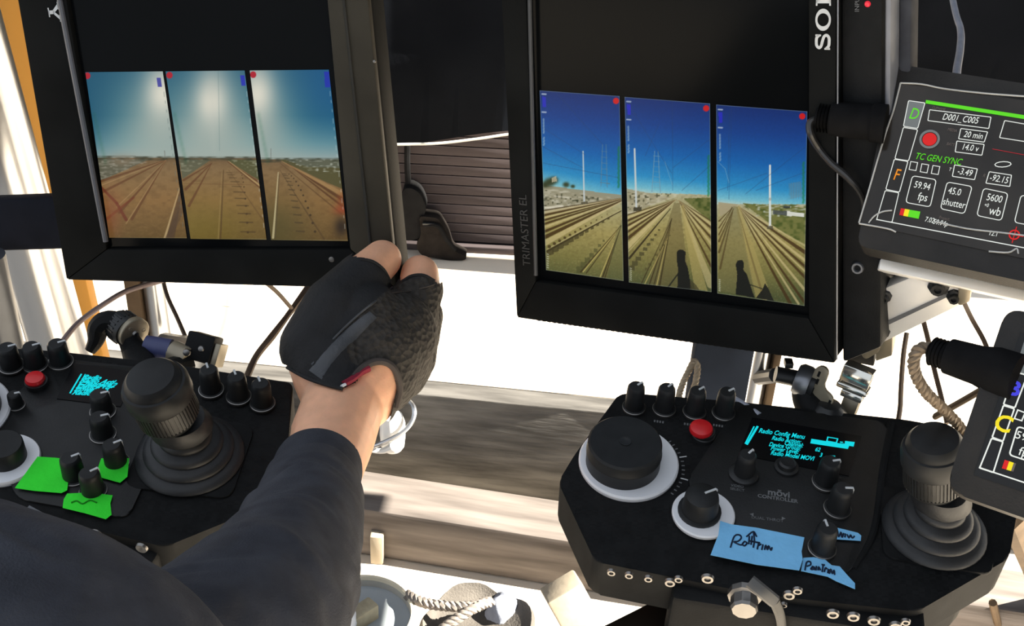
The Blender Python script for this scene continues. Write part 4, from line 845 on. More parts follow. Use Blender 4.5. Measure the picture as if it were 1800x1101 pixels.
# ---------------------------------------------------------------- left controller
fl0 = Fr(at(150, 800, .80), (1, 0, 0), n=(.03, -math.sin(math.radians(10)), math.cos(math.radians(10))))
a, b_ = fl0.w(fl0.px(40, 905)), fl0.w(fl0.px(280, 962))
fJ = Fr(fl0.o, fl0.w(fl0.px(510, 668)) - fl0.w(fl0.px(100, 622)), n=fl0.n)
kl = thing('camera_head_controller', 'black remote controller with green tape labels under the gloved arm', 'controller', fJ)
outl = fJ.p2([(-140, 600), (-330, 780), (-250, 880), (20, 898), (290, 962), (430, 905), (505, 790), (516, 672), (300, 640), (100, 618)])
Mb().prism(round_poly(outl, .006, 3), -.036, 0, .0045, 3).build('shell', M_ctl, kl)
Mb().prism(round_poly([(x * .82 + .0, y * .8) for x, y in outl], .01, 3), -.07, -.035, .005).build('lower_shell', M_ctl, kl)
Mb().prism(round_poly(fJ.p2([(95, 632), (-20, 745), (30, 880), (225, 915), (255, 850), (255, 650)]), .008, 4), -.002, .0018, .0012).build('face_plate', M_plate, kl)
for (u, v, rx, wh, wr, wv) in ((-78, 722, 95, .022, .78, (-82, 690)), (10, 806, 60, .0175, .60, (4, 780))):
    c = fJ.px(u, v, .004); R_1 = (fJ.px(u + rx, v, .004) - c).length
    d_ = Mb().lathe([(0, 0), (R_1 * .98, 0), (R_1, .0012), (R_1, .0032), (R_1 * .97, .0044), (0, .0044)], 56, T(c.x, c.y, 0)).build('dial_ring', M_white, kl)
    t_ = fJ.px(*wv, wh); x_, y_ = t_.x * .7 + c.x * .3, t_.y * .7 + c.y * .3
    Mb().lathe([(0, .004), (R_1 * wr, .004), (R_1 * wr * .99, wh * .93), (R_1 * wr * .93, wh), (0, wh)], 48, T(x_, y_, 0)).build('dial_wheel', M_knob, d_)
p = fJ.px(66, 680); Mb().lathe([(0, 0), (.0078, 0), (.0078, .006), (0, .006)], 24, T(p.x, p.y, 0)).build('button_base', M_blk2, kl)
p = fJ.px(62, 669, .006); Mb().lathe([(0, .006), (.0066, .006), (.0069, .0075), (.006, .0095), (0, .0105)], 24, T(p.x, p.y, 0)).build('record_button', M_red, kl)
dsl = Mb().prism(fJ.p2([(130, 640), (100, 702), (212, 716), (240, 655)], zp), zp - .001, zp + .0006).build('display', MATS['oled_glass'], kl)
def dtl(s, sz, u, v): letters(fJ, s, sz, u, v, zp + .0008, (100, 6), I_c, dsl, .0002, 'display_text', .6, 'LEFT', .9)
for i, (s, u, v) in enumerate((('Radio', 144, 663), ('Radio Acti', 140, 669), ('Channel:62', 138, 674), ('Device Gr', 134, 679), ('Power Lv', 131, 684), ('Radio Mo', 127, 690))): dtl(s, .0062, u, v)
bar(fJ, dsl, [(143, 660), (124, 692)], .0012); bar(fJ, dsl, [(150, 660), (131, 692)], .0008)
for (u, v, mk, h_) in ((22, 648, -1.0, .020), (64, 646, -1.0, .020), (108, 641, -1.0, .020), (182, 728, -1.1, .019), (182, 768, -1.1, .019), (30, 716, -1.1, .012), (205, 818, -.9, .020), (132, 842, -.9, .020), (165, 868, -.8, .020), (372, 690, .5, .022), (420, 702, .5, .022), (462, 714, .5, .022)):
    p = fJ.px(u, v); knob('k', p.x, p.y, .0075 if h_ > .013 else .005, h_, kl, mk, .0012)
tape(fJ, [(66, 803), (98, 805), (128, 809), (116, 822), (121, 838), (118, 862), (108, 867), (60, 863), (26, 858)], kl, M_tape_g, .0046, 'large green paper tape')
tape(fJ, [(178, 806), (227, 806), (224, 838), (211, 849), (167, 837)], kl, M_tape_g, .0040, 'square green paper tape')
t_ = tape(fJ, [(118, 868), (160, 866), (198, 871), (194, 885), (196, 905), (186, 913), (148, 902), (110, 893), (112, 878)], kl, M_tape_g, .0040, 'torn green paper tape')
M_pen2 = mat('green_ink', (.01, .25, .01), .6, 0, .2, 0)
b = Mb(); b.tube([fJ.px(u, v, .0043) for u, v in ((125, 884), (135, 881), (145, 886), (158, 880), (170, 884))], .0005, 5, 4); b.build('handwriting', M_pen2, t_)
bp = fJ.px(335, 805); tp = fJ.px(262, 655, .088)
Mb().prism(round_poly([(bp.x - .036, bp.y - .032), (bp.x + .036, bp.y - .032), (bp.x + .036, bp.y + .034), (bp.x - .036, bp.y + .034)], .010, 5), -.001, .002, .001).build('joystick_base', M_blk, kl)
joystick(kl, (bp.x, bp.y, .002), (tp.x, tp.y, .086), .036, .0215)
# front face hardware of the left controller
fn = (outl[4][0] - outl[3][0], outl[4][1] - outl[3][1]); fl_ = math.hypot(*fn); fxl = V((fn[0] / fl_, fn[1] / fl_, 0)); fnl = V((fn[1] / fl_, -fn[0] / fl_, 0))
FML = Matrix((fxl, V((0, 0, 1)), fnl)).transposed().to_4x4(); FML.translation = V((*outl[3], 0)) + fnl * .0005
Mb().box(.0, fl_ * .95, -.07, -.008, -.02, .008, .004, 2, FML).build('front_bracket', M_blk, kl)
def fpl(u, v, off): return FML.inverted() @ fJ.hit(u, v, V((*outl[3], 0)) + fnl * (.0005 + off), fnl)
for (u, v) in ((55, 925), (118, 922), (170, 938), (250, 962)):
    q = fpl(u, v, .008); Mb().lathe([(0, .0006), (.002, .0018), (.0036, .0018), (.004, 0)], 14, FML @ T(q.x, q.y, q.z)).build('screw', M_screw, kl)
Mb().tube([FML @ fpl(45, 900, .014), FML @ fpl(100, 930, .016)], .0045, 8, 2, .6).build('lever', M_grey, kl)
# ---------------------------------------------------------------- stands, mounts, cables, props
M_ltan = mat('anodised_tan', (.30, .26, .19), .4, .4, .5, .12, 40)
M_orange = mat('orange_plank', (.62, .30, .06), .7, 0, .2, .2, 8, .2, 60, stretch=(1, 1, .1))
M_navy = mat('navy_panel', (.016, .022, .036), .8, 0, .08, .2, 30)
M_brownpost = mat('brown_post', (.09, .06, .035), .7, 0, .2, .3, 20, .2, 100)
def pole(name, label, u, v, d, r, z0, z1, mt, cat='pole', collar=()):
    p = at(u, v, d); t = thing(name, label, cat, V((p.x, p.y, z0)))
    Mb().lathe([(0, 0), (r * .98, 0), (r, .002), (r, z1 - z0), (0, z1 - z0)], 32).build('tube', mt, t)
    for z, rr_, h in collar: Mb().lathe([(r * .99, z - z0), (r * rr_, z - z0 + .002), (r * rr_, z - z0 + h), (r * .99, z - z0 + h + .002)], 32).build('collar', M_grey, t)
    return t, p
def onz(u, v, d):      # floor height under a point
    p = at(u, v, d); q = fd.loc(p); return ZD if q.y > .002 else 0.0
tp_, pc = pole('steel_pole', 'thick shiny steel pole leaning beside the green taped controller', 62, 460, 1.20, .030, onz(62, 460, 1.20), 2.2, M_steel)
tp_.location.x = at(62, 460, 1.20).x + .08 * (at(62, 460, 1.20).z - tp_.location.z); tp_.rotation_euler = (0, -.08, 0)
Mb().lathe([(.029, 0), (.06, .0), (.06, .006), (.034, .02), (.029, .02)], 32).build('foot', M_steel, tp_)
p = at(118, 440, 1.33); z0 = onz(118, 440, 1.33)
o = Mb().box(-.018, .018, -.012, .012, 0, 2.0, .002).build('upright_plank', M_orange); o.location = (p.x + .05 * (p.z - z0), p.y, z0); o.rotation_euler = (0, -.05, .1); tag(o, 'orange painted wooden upright plank behind the steel pole', 'plank')
# monitor stand behind the left monitor
def stand(label, u, v, d, r, fr, side, brown):
    p = at(u, v, d); z0 = onz(u, v, d); t = thing('monitor_stand', label, 'stand', V((p.x, p.y, z0)))
    Mb().lathe([(0, 0), (r, 0), (r, 1.05 - z0), (0, 1.05 - z0)], 28).build('tube', M_steel, t)
    Mb().lathe([(0, 0), (.05, 0), (.05, .006), (r * 1.2, .03), (r, .03)], 28).build('foot', M_blk2, t)
    Mb().box(-r * 2.6 + side * r * .3, -r * 1.02, -.012, .012, .0, 1.0 - z0, .001).build('cable_trunk', M_brownpost, t) if brown else Mb().box(r * 1.02, r * 1.9, -.01, .01, 0, .9 - z0, .001).build('cable_trunk', M_brownpost, t)
    # clamp to the back of the monitor
    zc = .95; a = fr.w((0, 0, 0)); back = None
    q = fr.loc(V((p.x, p.y, zc))); q.z = -.0755 if fr is fL else -.0705; wq = fr.w(q)
    l = V((0, 0, zc - z0)); e = wq - V((p.x, p.y, z0))
    Mb().tube([l, e], .012, 10).build('mount_arm', M_blk2, t)
    Mb().lathe([(r * .9, -.025), (r * 1.5, -.022), (r * 1.5, .022), (r * .9, .025)], 28, T(0, 0, zc - z0)).build('clamp', M_blk2, t)
    return t, p
stand('slim steel stand with brown trunking holding the left hand monitor over the green taped controller'.replace('left hand ', ''), 277, 545, 1.13, .0105, fL, 1, True)
ts, ps = stand('slim steel stand holding the monitor above the blue taped controller', 1333, 668, 1.00, .0068, fR, 1, False)
# navy panel behind the right controller
p = at(1262, 668, 1.12); z0 = onz(1262, 668, 1.12)
o = Mb().box(-.027, .027, -.01, .01, 0, .62, .002).build('navy_post', M_navy); o.location = (p.x, p.y, z0); tag(o, 'flat navy blue post standing beside the slim stand', 'post')
# black arm across the steel pole
a, b_ = at(-160, 402, 1.05), at(230, 384, 1.04)
fbar = Fr(a, b_ - a, n=(-.1, -1, .3)); hh = 46 * 1.045 / FPX
o = Mb().box(0, (b_ - a).length, -hh, hh, -.03, .0, .004).build('black_crossbar', mat('navy_black_bar', (.009, .010, .015), .7, 0, .06, .2, 40)); o.matrix_world = fbar.M
tag(o, 'wide black crossbar running behind the monitor across the steel pole', 'crossbar')
# dark column at the far left
td_, _p = pole('dark_column', 'dark grey stand column at the left of the shiny steel pole', -6, 540, 1.04, .016, onz(-6, 540, 1.04), .66, mat('dark_column', (.06, .065, .075), .3, .5, .5), 'column')
Mb().lathe([(.016, 0), (.05, 0), (.05, .006), (.018, .02), (.016, .02)], 32).build('foot', M_blk2, td_)
# ---- mount of the left controller
d0 = .905
t = thing('rosette_mount', 'black arm with tan rosette disc holding the green taped controller', 'mount', at(235, 640, d0)); O = at(235, 640, d0)
L = lambda u, v, d=d0: at(u, v, d) - O
Mb().tube([L(222, 573), L(190, 566), (L(174, 578)), L(168, 600), L(158, 618)], [.0085, .009, .0085, .006, .004], 10).build('hook', M_blk, t)
ax = V((.75, -.62, -.1))
Mb().lathe([(0, -.012), (.0105, -.012), (.0125, -.008), (.0125, .0), (.0118, .004), (0, .004)], 36, axis_m(L(222, 580), ax)).build('drum', M_blk2, t)
dm = Mb()
for i in range(24): dm.box(.0122, .0131, -.0006, .0006, -.008, .0, m=axis_m(L(222, 580), ax) @ rz(i * math.pi / 12))
dm.build('drum_teeth', M_blk2, t)
ro = Mb().lathe([(0, .0), (.0122, 0), (.0125, .001), (.0125, .0045), (.012, .005), (0, .005)], 36, axis_m(L(231, 582), ax)).build('rosette_disc', M_ltan, t)
Mb().lathe([(0, .0052), (.0022, .0065), (.003, .005)], 12, axis_m(L(231, 582), ax)).build('screw', M_screw, ro)
for i in range(3): Mb().lathe([(0, .0048), (.0014, .0054), (.0018, .0048)], 10, axis_m(L(231, 582), ax) @ rz(i * 2.1) @ T(.0075, 0, 0)).build('pin', M_ltan, ro)
Mb().tube([L(225, 595), L(238, 620), L(252, 650, .89), L(262, 672, .87)], [.008, .010, .012, .012], 12).build('arm', M_blk, t)
Mb().tube([L(255, 605), L(280, 612), L(300, 616)], [.007, .0085, .0085], 14).build('blue_ring', mat('blue_plastic', (.05, .06, .16), .5), t)
cy = Mb().lathe([(0, 0), (.0085, 0), (.0088, .001), (.0088, .013), (.008, .015), (0, .015)], 28, axis_m(L(303, 617), V((.9, -.4, -.15)))).build('tan_cylinder', M_ltan, t)
Mb().lathe([(0, .002), (.0026, .001), (.003, -.001)], 12, axis_m(L(328, 620, .885), V((0, -1, .4)))).build('screw', M_screw, t)
fb_ = Fr(L(352, 612), (1, -.25, -.1), n=(-.1, -.8, .55))
Mb().box(-.0105, .0115, -.010, .011, -.014, .006, .0015, m=fb_.M).build('clamp_block', M_blk, t)
Mb().box(.0118, .0165, -.011, .007, -.014, .004, .001, m=fb_.M).build('clamp_jaw', M_ltan, t)
Mb().lathe([(0, .0075), (.002, .007), (.0026, .006)], 12, fb_.M @ T(.003, 0, 0)).build('screw', M_screw, t)
Mb().tube([L(330, 640), L(300, 650, .89), L(270, 665, .87)], [.008, .009, .010], 10).build('lower_arm', M_blk, t)
Mb().tube([L(350, 612, .91), at(290, 600, 1.12) - O], .008, 10).build('stand_arm', M_blk2, t)

# ---- mount of the right controller
d0 = .89
O = at(1440, 735, d0); t = thing('rosette_mount', 'black arm with tan slotted plate holding the blue taped controller', 'mount', O)
Mb().lathe([(0, 0), (.0062, 0), (.0062, .019), (0, .019)], 20, axis_m(L(1363, 658, d0), V((1, -.1, -.12)))).build('stub_rod', M_blk2, t)
Mb().box(-.003, .003, -.004, .004, .006, .0105, .0005, m=T(*L(1383, 655, d0))).build('set_screw', M_blk2, t)
ax = V((.9, -.42, -.1))
Mb().lathe([(0, -.004), (.0105, -.004), (.0125, -.001), (.0125, .005), (.0118, .007), (.010, .0072), (0, .0072)], 36, axis_m(L(1408, 668, d0), ax)).build('drum', M_grey, t)
Mb().lathe([(0, .007), (.0105, .0072), (.0112, .011), (0, .011)], 36, axis_m(L(1408, 668, d0), ax)).build('drum_inner', M_blk2, t)
fp = Fr(L(1446, 672, d0 - .012), (1, -.5, -.15), n=(-.55, -.8, .15))
pl = Mb().prism(round_poly([(-.008, -.012), (-.008, .010), (-.003, .0135), (.002, .011), (.0025, -.003), (.012, -.006), (.014, -.016), (.004, -.016)], .003, 4), 0, .003, .0008, m=fp.M).build('slotted_plate', M_ltan, t)
for i, (x, y) in enumerate(((-.004, .006), (-.003, .0), (-.004, -.008), (.011, -.011))): Mb().box(x - .0009, x + .0009, y - .0022, y + .0022, .003, .0034, m=fp.M).build('slot', M_blk, pl)
fq = Fr(L(1503, 672, d0 - .01), (1, -.45, -.1), n=(-.45, -.85, .2))
M_clearm = mat('polished_alloy', (.72, .70, .64), .12, .85, .6, .05, 30)
Mb().box(-.0115, .0105, -.002, .011, -.012, .002, .001, m=fq.M).build('alloy_block', M_clearm, t)
Mb().box(-.012, .0115, -.0075, -.003, -.012, .004, .0015, m=fq.M).build('alloy_block', M_clearm, t)
Mb().box(-.007, .0095, -.0135, -.0078, -.012, .003, .001, m=fq.M).build('alloy_foot', M_clearm, t)
Mb().box(-.004, .008, -.028, -.0138, -.012, .001, .001, m=fq.M).build('lower_leg', M_ltan, t)
Mb().lathe([(0, .016), (.008, .0145), (.014, .008), (.0165, 0), (.0165, -.012), (0, -.012)], 32, T(*L(1452, 738, .885))).build('ball_housing', M_blk2, t)
Mb().tube([L(1412, 680, d0), L(1420, 705, d0), L(1440, 735, .885)], [.009, .011, .012], 12).build('arm', M_blk, t)
Mb().tube([L(1365, 660, .905), V((ps.x, ps.y, at(1345, 664, 1.0).z)) - O], .006, 10).build('stand_arm', M_blk2, t)

# ---- aluminium quick-release rail
d0 = .835
fa = Fr(at(1556, 560, d0), at(1684, 512, d0 + .012) - at(1556, 575, d0), n=(-.35, -.92, -.12))
t = thing('alloy_rail', 'bright aluminium mounting rail with dark bolts beneath the D001_C005 touch panel', 'rail', fa)
P = lambda u, v, z=0: fa.px(u, v, z)
Mb().prism([P(1548, 510).xy, P(1552, 603).xy, P(1690, 536).xy, P(1690, 478).xy, P(1620, 480).xy], -.012, 0, .001).build('plate', M_alu, t)
Mb().prism([P(1557, 566, .0005).xy, P(1560, 572, .0005).xy, P(1666, 522, .0005).xy, P(1664, 517, .0005).xy], -.0005, .0006).build('groove', M_grey, t)
Mb().prism(round_poly([P(1521, 518).xy, P(1516, 616).xy, P(1524, 624).xy, P(1548, 610).xy, P(1556, 520).xy, P(1546, 512).xy], .003, 3), -.014, .006, .0015).build('end_cap', M_ltan, t)
Mb().prism([P(1686, 499).xy, P(1684, 530).xy, P(1690, 533).xy, P(1706, 525).xy, P(1708, 499).xy], -.013, .004, .0015).build('end_cap', M_ltan, t)
Mb().prism([P(1540, 604, -.01).xy, P(1538, 640, -.01).xy, P(1567, 630, -.01).xy, P(1568, 596, -.01).xy], -.03, -.0125, .001).build('foot_block', M_ltan, t)
for (u, v, r) in ((1650, 503, .0046), (1678, 520, .0034), (1556, 520, .003), (1553, 583, .003)):
    q = P(u, v); Mb().lathe([(0, .004), (r * .5, .004), (r * .55, .006), (r, .006), (r, .0025), (r * 1.5, .002), (r * 1.6, 0)], 8, T(q.x, q.y, q.z)).build('bolt', M_blk2, t, 20)
Mb().prism([P(1490, 470, -.02).xy, P(1490, 636, -.02).xy, P(1536, 645, -.02).xy, P(1538, 605, -.02).xy, P(1520, 600, -.02).xy, P(1545, 505, -.02).xy, P(1610, 470, -.02).xy], -.035, -.02, .001).build('back_plate', M_blk, t)
# ledge under the D panel
a, b_ = at(1548, 455, .80), at(1860, 524, .78); fe = Fr(a, b_ - a, n=(-.2, -.8, .55))
o = Mb().box(0, (b_ - a).length, -.0075, .0, -.012, .002, .001).build('alloy_ledge', M_alu); o.matrix_world = fe.M; tag(o, 'narrow aluminium ledge carrying the D001_C005 touch panel', 'ledge')

# ---- cables
def cable(name, label, pts, r, mt, cat='cable', rope=0, **k):
    b = Mb(); P3 = [at(*p) for p in pts]
    if rope: b.rope(P3, r, rope)
    else: b.tube(P3, r, 10, 8, **k)
    o = b.build(name, mt); tag(o, label, cat); return o
M_cabd = mat('cable_dark', (.02, .019, .018), .35, 0, .6, .2, 60)
M_cabb = mat('cable_brown', (.075, .05, .034), .6, 0, .3, .25, 60)
M_cabg = mat('cable_pale_grey', (.32, .34, .40), .45, 0, .4, .15, 60)
M_cabm = mat('cable_mauve', (.17, .13, .13), .55, 0, .3, .15, 60)
cable('cable', 'glossy black lead curling down from the plug of the D001_C005 touch panel', [(1440, 207, .779), (1424, 216, .779), (1425, 236, .779), (1440, 262, .785), (1462, 288, .783), (1490, 312, .78), (1515, 345, .785), (1525, 400, .80)], .0024, M_cabd)
cable('cable', 'pale grey cable hanging before the black drape above the touch panel', [(1610, -520, 1.75), (1640, -200, 1.45), (1674, -5, 1.15), (1688, 50, 1.08), (1688, 85, 1.0), (1682, 125, .9), (1676, 200, .772)], .0031, M_cabg)
cable('braided_cable', 'brown braided lead looping from the yellow C touch panel plug', [(1640, 612, .70), (1616, 614, .702), (1606, 634, .706), (1610, 660, .712), (1628, 690, .72), (1655, 716, .735), (1680, 742, .75), (1705, 775, .76)], .0036, mat('braid_brown', (.16, .12, .08), .6, 0, .4, .3, 200), rope=.012)
cable('strap', 'flat dark strap hanging down behind the blue taped controller joystick', [(1594, 585, .93), (1588, 625, .93), (1584, 680, .93), (1582, 720, .93), (1575, 760, .92)], .0034, M_cabb, 'strap', flat=.5)
cable('cable', 'thin brown cable slanting from the rail behind the joystick', [(1622, 560, .95), (1632, 600, .95), (1640, 640, .95), (1655, 700, .94), (1665, 745, .93)], .0020, M_cabb)
cable('cable', 'short brown cable slanting down from the end cap of the aluminium rail', [(1690, 522, .842), (1708, 560, .86), (1730, 600, .86), (1745, 640, .85)], .0017, M_cabb)
cable('strut_rod', 'dark flat strut leaning behind the yellow C touch panel', [(1645, 732, .90), (1722, 688, .86), (1800, 640, .82)], .0042, M_brownpost, 'rod', flat=.6)
cable('cable', 'mauve cable rising from the green taped controller past the orange plank', [(104, 612, .93), (112, 598, .94), (140, 566, .97), (190, 530, 1.0), (225, 511, 1.02), (275, 496, 1.05), (330, 480, 1.09)], .0023, M_cabm)
cable('strap', 'thick brown strap slanting beside the gloved hand under the monitor', [(432, 668, 1.00), (450, 628, 1.02), (478, 592, 1.03), (505, 556, 1.04), (540, 508, 1.06), (580, 450, 1.09)], [.0046, .0046, .0052, .004, .005, .0046], M_cabb, 'strap', flat=.6)
cable('cable', 'thin brown cable crossing behind the thick strap under the monitor', [(450, 484, .985), (485, 512, 1.01), (514, 544, 1.043)], .0018, M_cabb)
cable('cable', 'dark cable running down beside the brown trunked monitor stand', [(284, 480, 1.09), (294, 520, 1.08), (312, 560, 1.05), (330, 602, 1.0)], .0019, M_cabb)
cable('twisted_wire', 'pale twisted wire loop sticking up behind the knobs', [(1192, 705, .90), (1198, 680, .91), (1212, 650, .92), (1220, 636, .92), (1226, 648, .92), (1222, 675, .915), (1214, 700, .905)], .0026, mat('tan_wire', (.42, .33, .22), .6), rope=.010)
cable('cable', 'pale lead lying along the back edge of the blue taped controller', [(1268, 692, .885), (1288, 700, .885), (1312, 714, .88), (1335, 730, .87)], .0022, M_cabg)

# ---- black strap bundle in front of the ribbed board
fs = Fr(fb.w(fb.px(755, 395, .028)), fb.ex, n=fb.n)
t = thing('strap_bundle', 'black strap bundle hanging in front of the ribbed board', 'strap', fs)
Mb().prism(round_poly(fs.p2([(712, 322), (738, 330), (752, 362), (738, 392), (745, 412), (712, 420), (700, 395), (704, 350)]), .012, 4), -.02, .012, .008, 3).build('pouch', M_rubber, t)
Mb().prism(round_poly(fs.p2([(738, 372), (772, 376), (788, 404), (796, 432), (822, 444), (818, 450), (790, 450), (742, 442), (732, 424), (742, 405)]), .008, 4), -.012, .016, .006, 3).build('strap_fold', mat('dark_webbing', (.014, .012, .011), .85, 0, .03, .3, 60, .4, 300), t)
Mb().tube([fs.px(745, 395, .018), fs.px(770, 398, .02), fs.px(784, 420, .02), fs.px(800, 440, .018)], .004, 8).build('webbing', M_rubber, t)
q = fs.px(753, 396, .024); Mb().box(q.x - .01, q.x + .01, q.y - .002, q.y + .002, .016, .022, .001).build('buckle', M_blk2, t)
Mb().tube([fs.px(718, 330, -.005), fs.px(716, 290, -.012), fs.px(716, 250, -.013)], .005, 8).build('hanging_cord', M_rubber, t)

# ---- white cup with a ring, hung off the deck edge
fm = Fr(fd.w(fd.loc(hitp(690, 755, fd.o - fd.ey * .045, fd.ey))), fd.ex, n=up)
t = thing('hanging_cup', 'small white cup with steel ring hanging from the deck edge', 'cup', fm)
s_ = 1.0
Mb().lathe([(0, -.034), (.013, -.034), (.0165, -.028), (.018, -.01), (.0175, .012), (.014, .024), (.007, .029), (0, .030)], 32).build('cup_body', mat('white_enamel', (.86, .85, .82), .35, 0, .5, .02, 20), t)
ring = [fm.depth(u, v, proj(fm.o)[2] + dd) for u, v, dd in ((648, 788, -.01), (680, 776, -.026), (708, 760, -.028), (726, 738, -.024), (727, 716, -.015), (712, 701, .008), (696, 695, .034))]
Mb().tube(ring, .0034, 10, 8).build('ring', M_steel, t)
Mb().tube([fm.depth(650, 792, proj(fm.o)[2] - .01), fm.depth(672, 793, proj(fm.o)[2] - .012), fm.depth(690, 786, proj(fm.o)[2] - .018)], [.003, .004, .006], 8).build('tab', MATS['white_enamel'], t)

# ---- things on the ground at the lower edge
g0 = lambda u, v, z=0: hitp(u, v, V((0, 0, z)), up)
zc = .12; c = g0(636, 1080, zc); r_ = (g0(725, 1092, zc) - c).length
t = thing('tin_pail', 'grey lined round pail with cream rim on the ground', 'pail', V((c.x, c.y, 0)))
M_pail = mat('pail_outside', (.45, .43, .38), .6, 0, .3, .1, 20); M_pin = mat('pail_inside', (.40, .44, .47), .6, 0, .3, .08, 20)
Mb().lathe([(0, 0), (r_ * .82, 0), (r_ * .99, zc - .003), (r_ * .96, zc - .003), (r_ * .80, .004), (0, .004)], 56).build('wall', M_pail, t)
Mb().lathe([(0, zc - .012), (r_ * .955, zc - .012)], 56).build('lid', M_pin, t)
Mb().lathe([(r_ * .95, zc - .002), (r_ * .955, zc + .003), (r_ * 1.0, zc + .004), (r_ * 1.03, zc), (r_ * 1.0, zc - .006), (r_ * .95, zc - .002)], 56).build('rim', mat('cream_rim', (.72, .64, .48), .5, 0, .4, .05, 20), t)
c2 = g0(632, 1078, zc + .004); fx_ = Fr(c2, (.7, .75, 0), n=up)
o = Mb().box(-.030, .022, -.010, .010, -.018, .006, .003).build('wood_block', mat('tan_block', (.40, .35, .24), .8, 0, .2, .2, 60, .4, 200)); o.matrix_world = fx_.M; tag(o, 'small tan wooden block resting in the grey pail', 'block')
c2 = g0(604, 1092, zc + .004); o = Mb().sphere((0, 0, 0), .016, (1, 1.5, 1)).build('white_bottle_cap', M_white); o.location = c2; tag(o, 'small white plastic cap resting in the grey pail', 'cap')
# canvas bag with rope handles
cb = g0(838, 1106, .10); t = thing('canvas_bag', 'grey canvas bag with rope handles on the ground beside the pail', 'bag', V((cb.x, cb.y, 0)))
bm_ = Mb(); pf = []
b = Mb().lathe([(0, 0), (.075, 0), (.088, .03), (.092, .07), (.086, .10), (.080, .108), (.07, .098), (0, .085)], 48, Matrix.Diagonal((.80, .75, 1, 1)))
for v in b.bm.verts:
    n_ = noise.noise(V((v.co.x * 22, v.co.y * 22, v.co.z * 18))); v.co.x *= 1 + .10 * n_; v.co.y *= 1 + .10 * n_; v.co.z *= 1 + .14 * n_
M_canv = mat('grey_canvas', (.10, .09, .08), .9, 0, .15, .25, 30, .5, 400)
b.build('sack', M_canv, t, 60)
lo = lambda u, v, z: g0(u, v, z) - V((cb.x, cb.y, 0))
M_rope = mat('rope_fibre', (.20, .175, .155), .85, 0, .15, .25, 200)
Mb().rope([lo(716, 1046, .12), lo(745, 1060, .125), lo(790, 1066, .128), lo(830, 1066, .13), lo(862, 1058, .125)], .0065, .02).build('rope_handle', M_rope, t)
Mb().rope([lo(770, 1112, .12), lo(800, 1090, .13), lo(830, 1072, .135), (lo(864, 1057, .125))], .0062, .02).build('rope_handle', M_rope, t)
b = Mb().sphere((0, 0, 0), .05, (.55, .6, .9), 28); q = lo(885, 1100, .07)
for v in b.bm.verts: n_ = noise.noise(v.co * 60); v.co *= 1 + .25 * n_; v.co += q
b.build('crumpled_corner', mat('pale_blue_cloth', (.28, .30, .36), .9, 0, .15, .2, 50, .4, 200), t, 60)
# leaning stake
a = g0(1068, 1180, .0); bt = g0(985, 1030, .13)
fk_ = Fr(a, (1, .3, 0), n=(bt - a)); o = Mb().box(-.024, .024, -.018, .018, 0, (bt - a).length, .003).build('wooden_stake', mat('stake_wood', (.34, .29, .22), .8, 0, .2, .2, 20, .3, 60)); o.matrix_world = fk_.M
tag(o, 'short grey wooden stake leaning on the ground beside the controller', 'stake')
p = g0(664, 985, 0); o = Mb().box(-.009, .009, -.009, .009, 0, .05, .002).build('wooden_peg', MATS['stake_wood']); o.location = (p.x, p.y, 0); tag(o, 'small wooden peg standing before the timber', 'peg')
# struts at the right lower corner
a, b_ = at(1782, 905, 1.05), g0(1850, 1080, 0); o = Mb().tube([a, b_], .016, 8, 2, .6).build('wooden_strut', M_brownpost); tag(o, 'brown wooden strut beside the right end of the controller', 'strut')
a, b_ = g0(1745, 1060, .12), g0(1762, 1130, 0); o = Mb().tube([a, b_], .005, 8).build('thin_stick', M_brownpost); tag(o, 'thin dark stick standing on the ground by the strut', 'stick')
# ---------------------------------------------------------------- operator
def organic(chains, voxel, smooth=6):
    b = Mb()
    for ch in chains:
        pts = [(at(u, v, d), r) for u, v, d, r in ch]
        for p, r in pts: b.sphere(p, r, (1, 1, 1), 20)
        for (p, r), (q, s) in zip(pts[:-1], pts[1:]):
            d = q - p
            if d.length < 1e-5: continue
            b.lathe([(0, 0), (r, 0), (s, d.length), (0, d.length)], 20, axis_m(p, d))
    me = bpy.data.meshes.new('t'); b.bm.to_mesh(me); b.bm.free(); o = bpy.data.objects.new('t', me); COL.objects.link(o)
    m = o.modifiers.new('r', 'REMESH'); m.mode = 'VOXEL'; m.voxel_size = voxel
    if smooth: s = o.modifiers.new('s', 'SMOOTH'); s.factor = .5; s.iterations = smooth
    dg = bpy.context.evaluated_depsgraph_get(); out = bpy.data.meshes.new_from_object(o.evaluated_get(dg)); bpy.data.objects.remove(o)
    return out
def inside(poly, x, y):
    c = False; n = len(poly)
    for i in range(n):
        (x0, y0), (x1, y1) = poly[i], poly[(i + 1) % n]
        if (y0 > y) != (y1 > y) and x < (x1 - x0) * (y - y0) / (y1 - y0) + x0: c = not c
    return c
def skin_mat():
    m = mat('skin', (.84, .45, .28), .45, 0, .4, .12, 60, .12, 500); b = m.node_tree.nodes['Principled BSDF']
    b.inputs['Subsurface Weight'].default_value = .15; b.inputs['Subsurface Radius'].default_value = (.01, .004, .002); b.inputs['Subsurface Scale'].default_value = .5
    return m
M_skin = skin_mat()
M_shirt = mat('dark_sweatshirt', (.048, .051, .062), .95, 0, .1, .2, 60, .35, 900)
M_glove = mat('glove_black', (.014, .014, .015), .75, 0, .3, .2, 60, .25, 500)
M_knit = mat('glove_knit', (.030, .026, .022), .8, 0, .35, .45, 260, 1.0, 230, kind='voronoi')
M_leather = mat('glove_leather', (.045, .048, .054), .5, 0, .5, .25, 40, .3, 300)
FORE = [(540, 890, .735, .024), (571, 825, .780, .0252), (585, 768, .815, .0290), (606, 705, .85, .0290)]
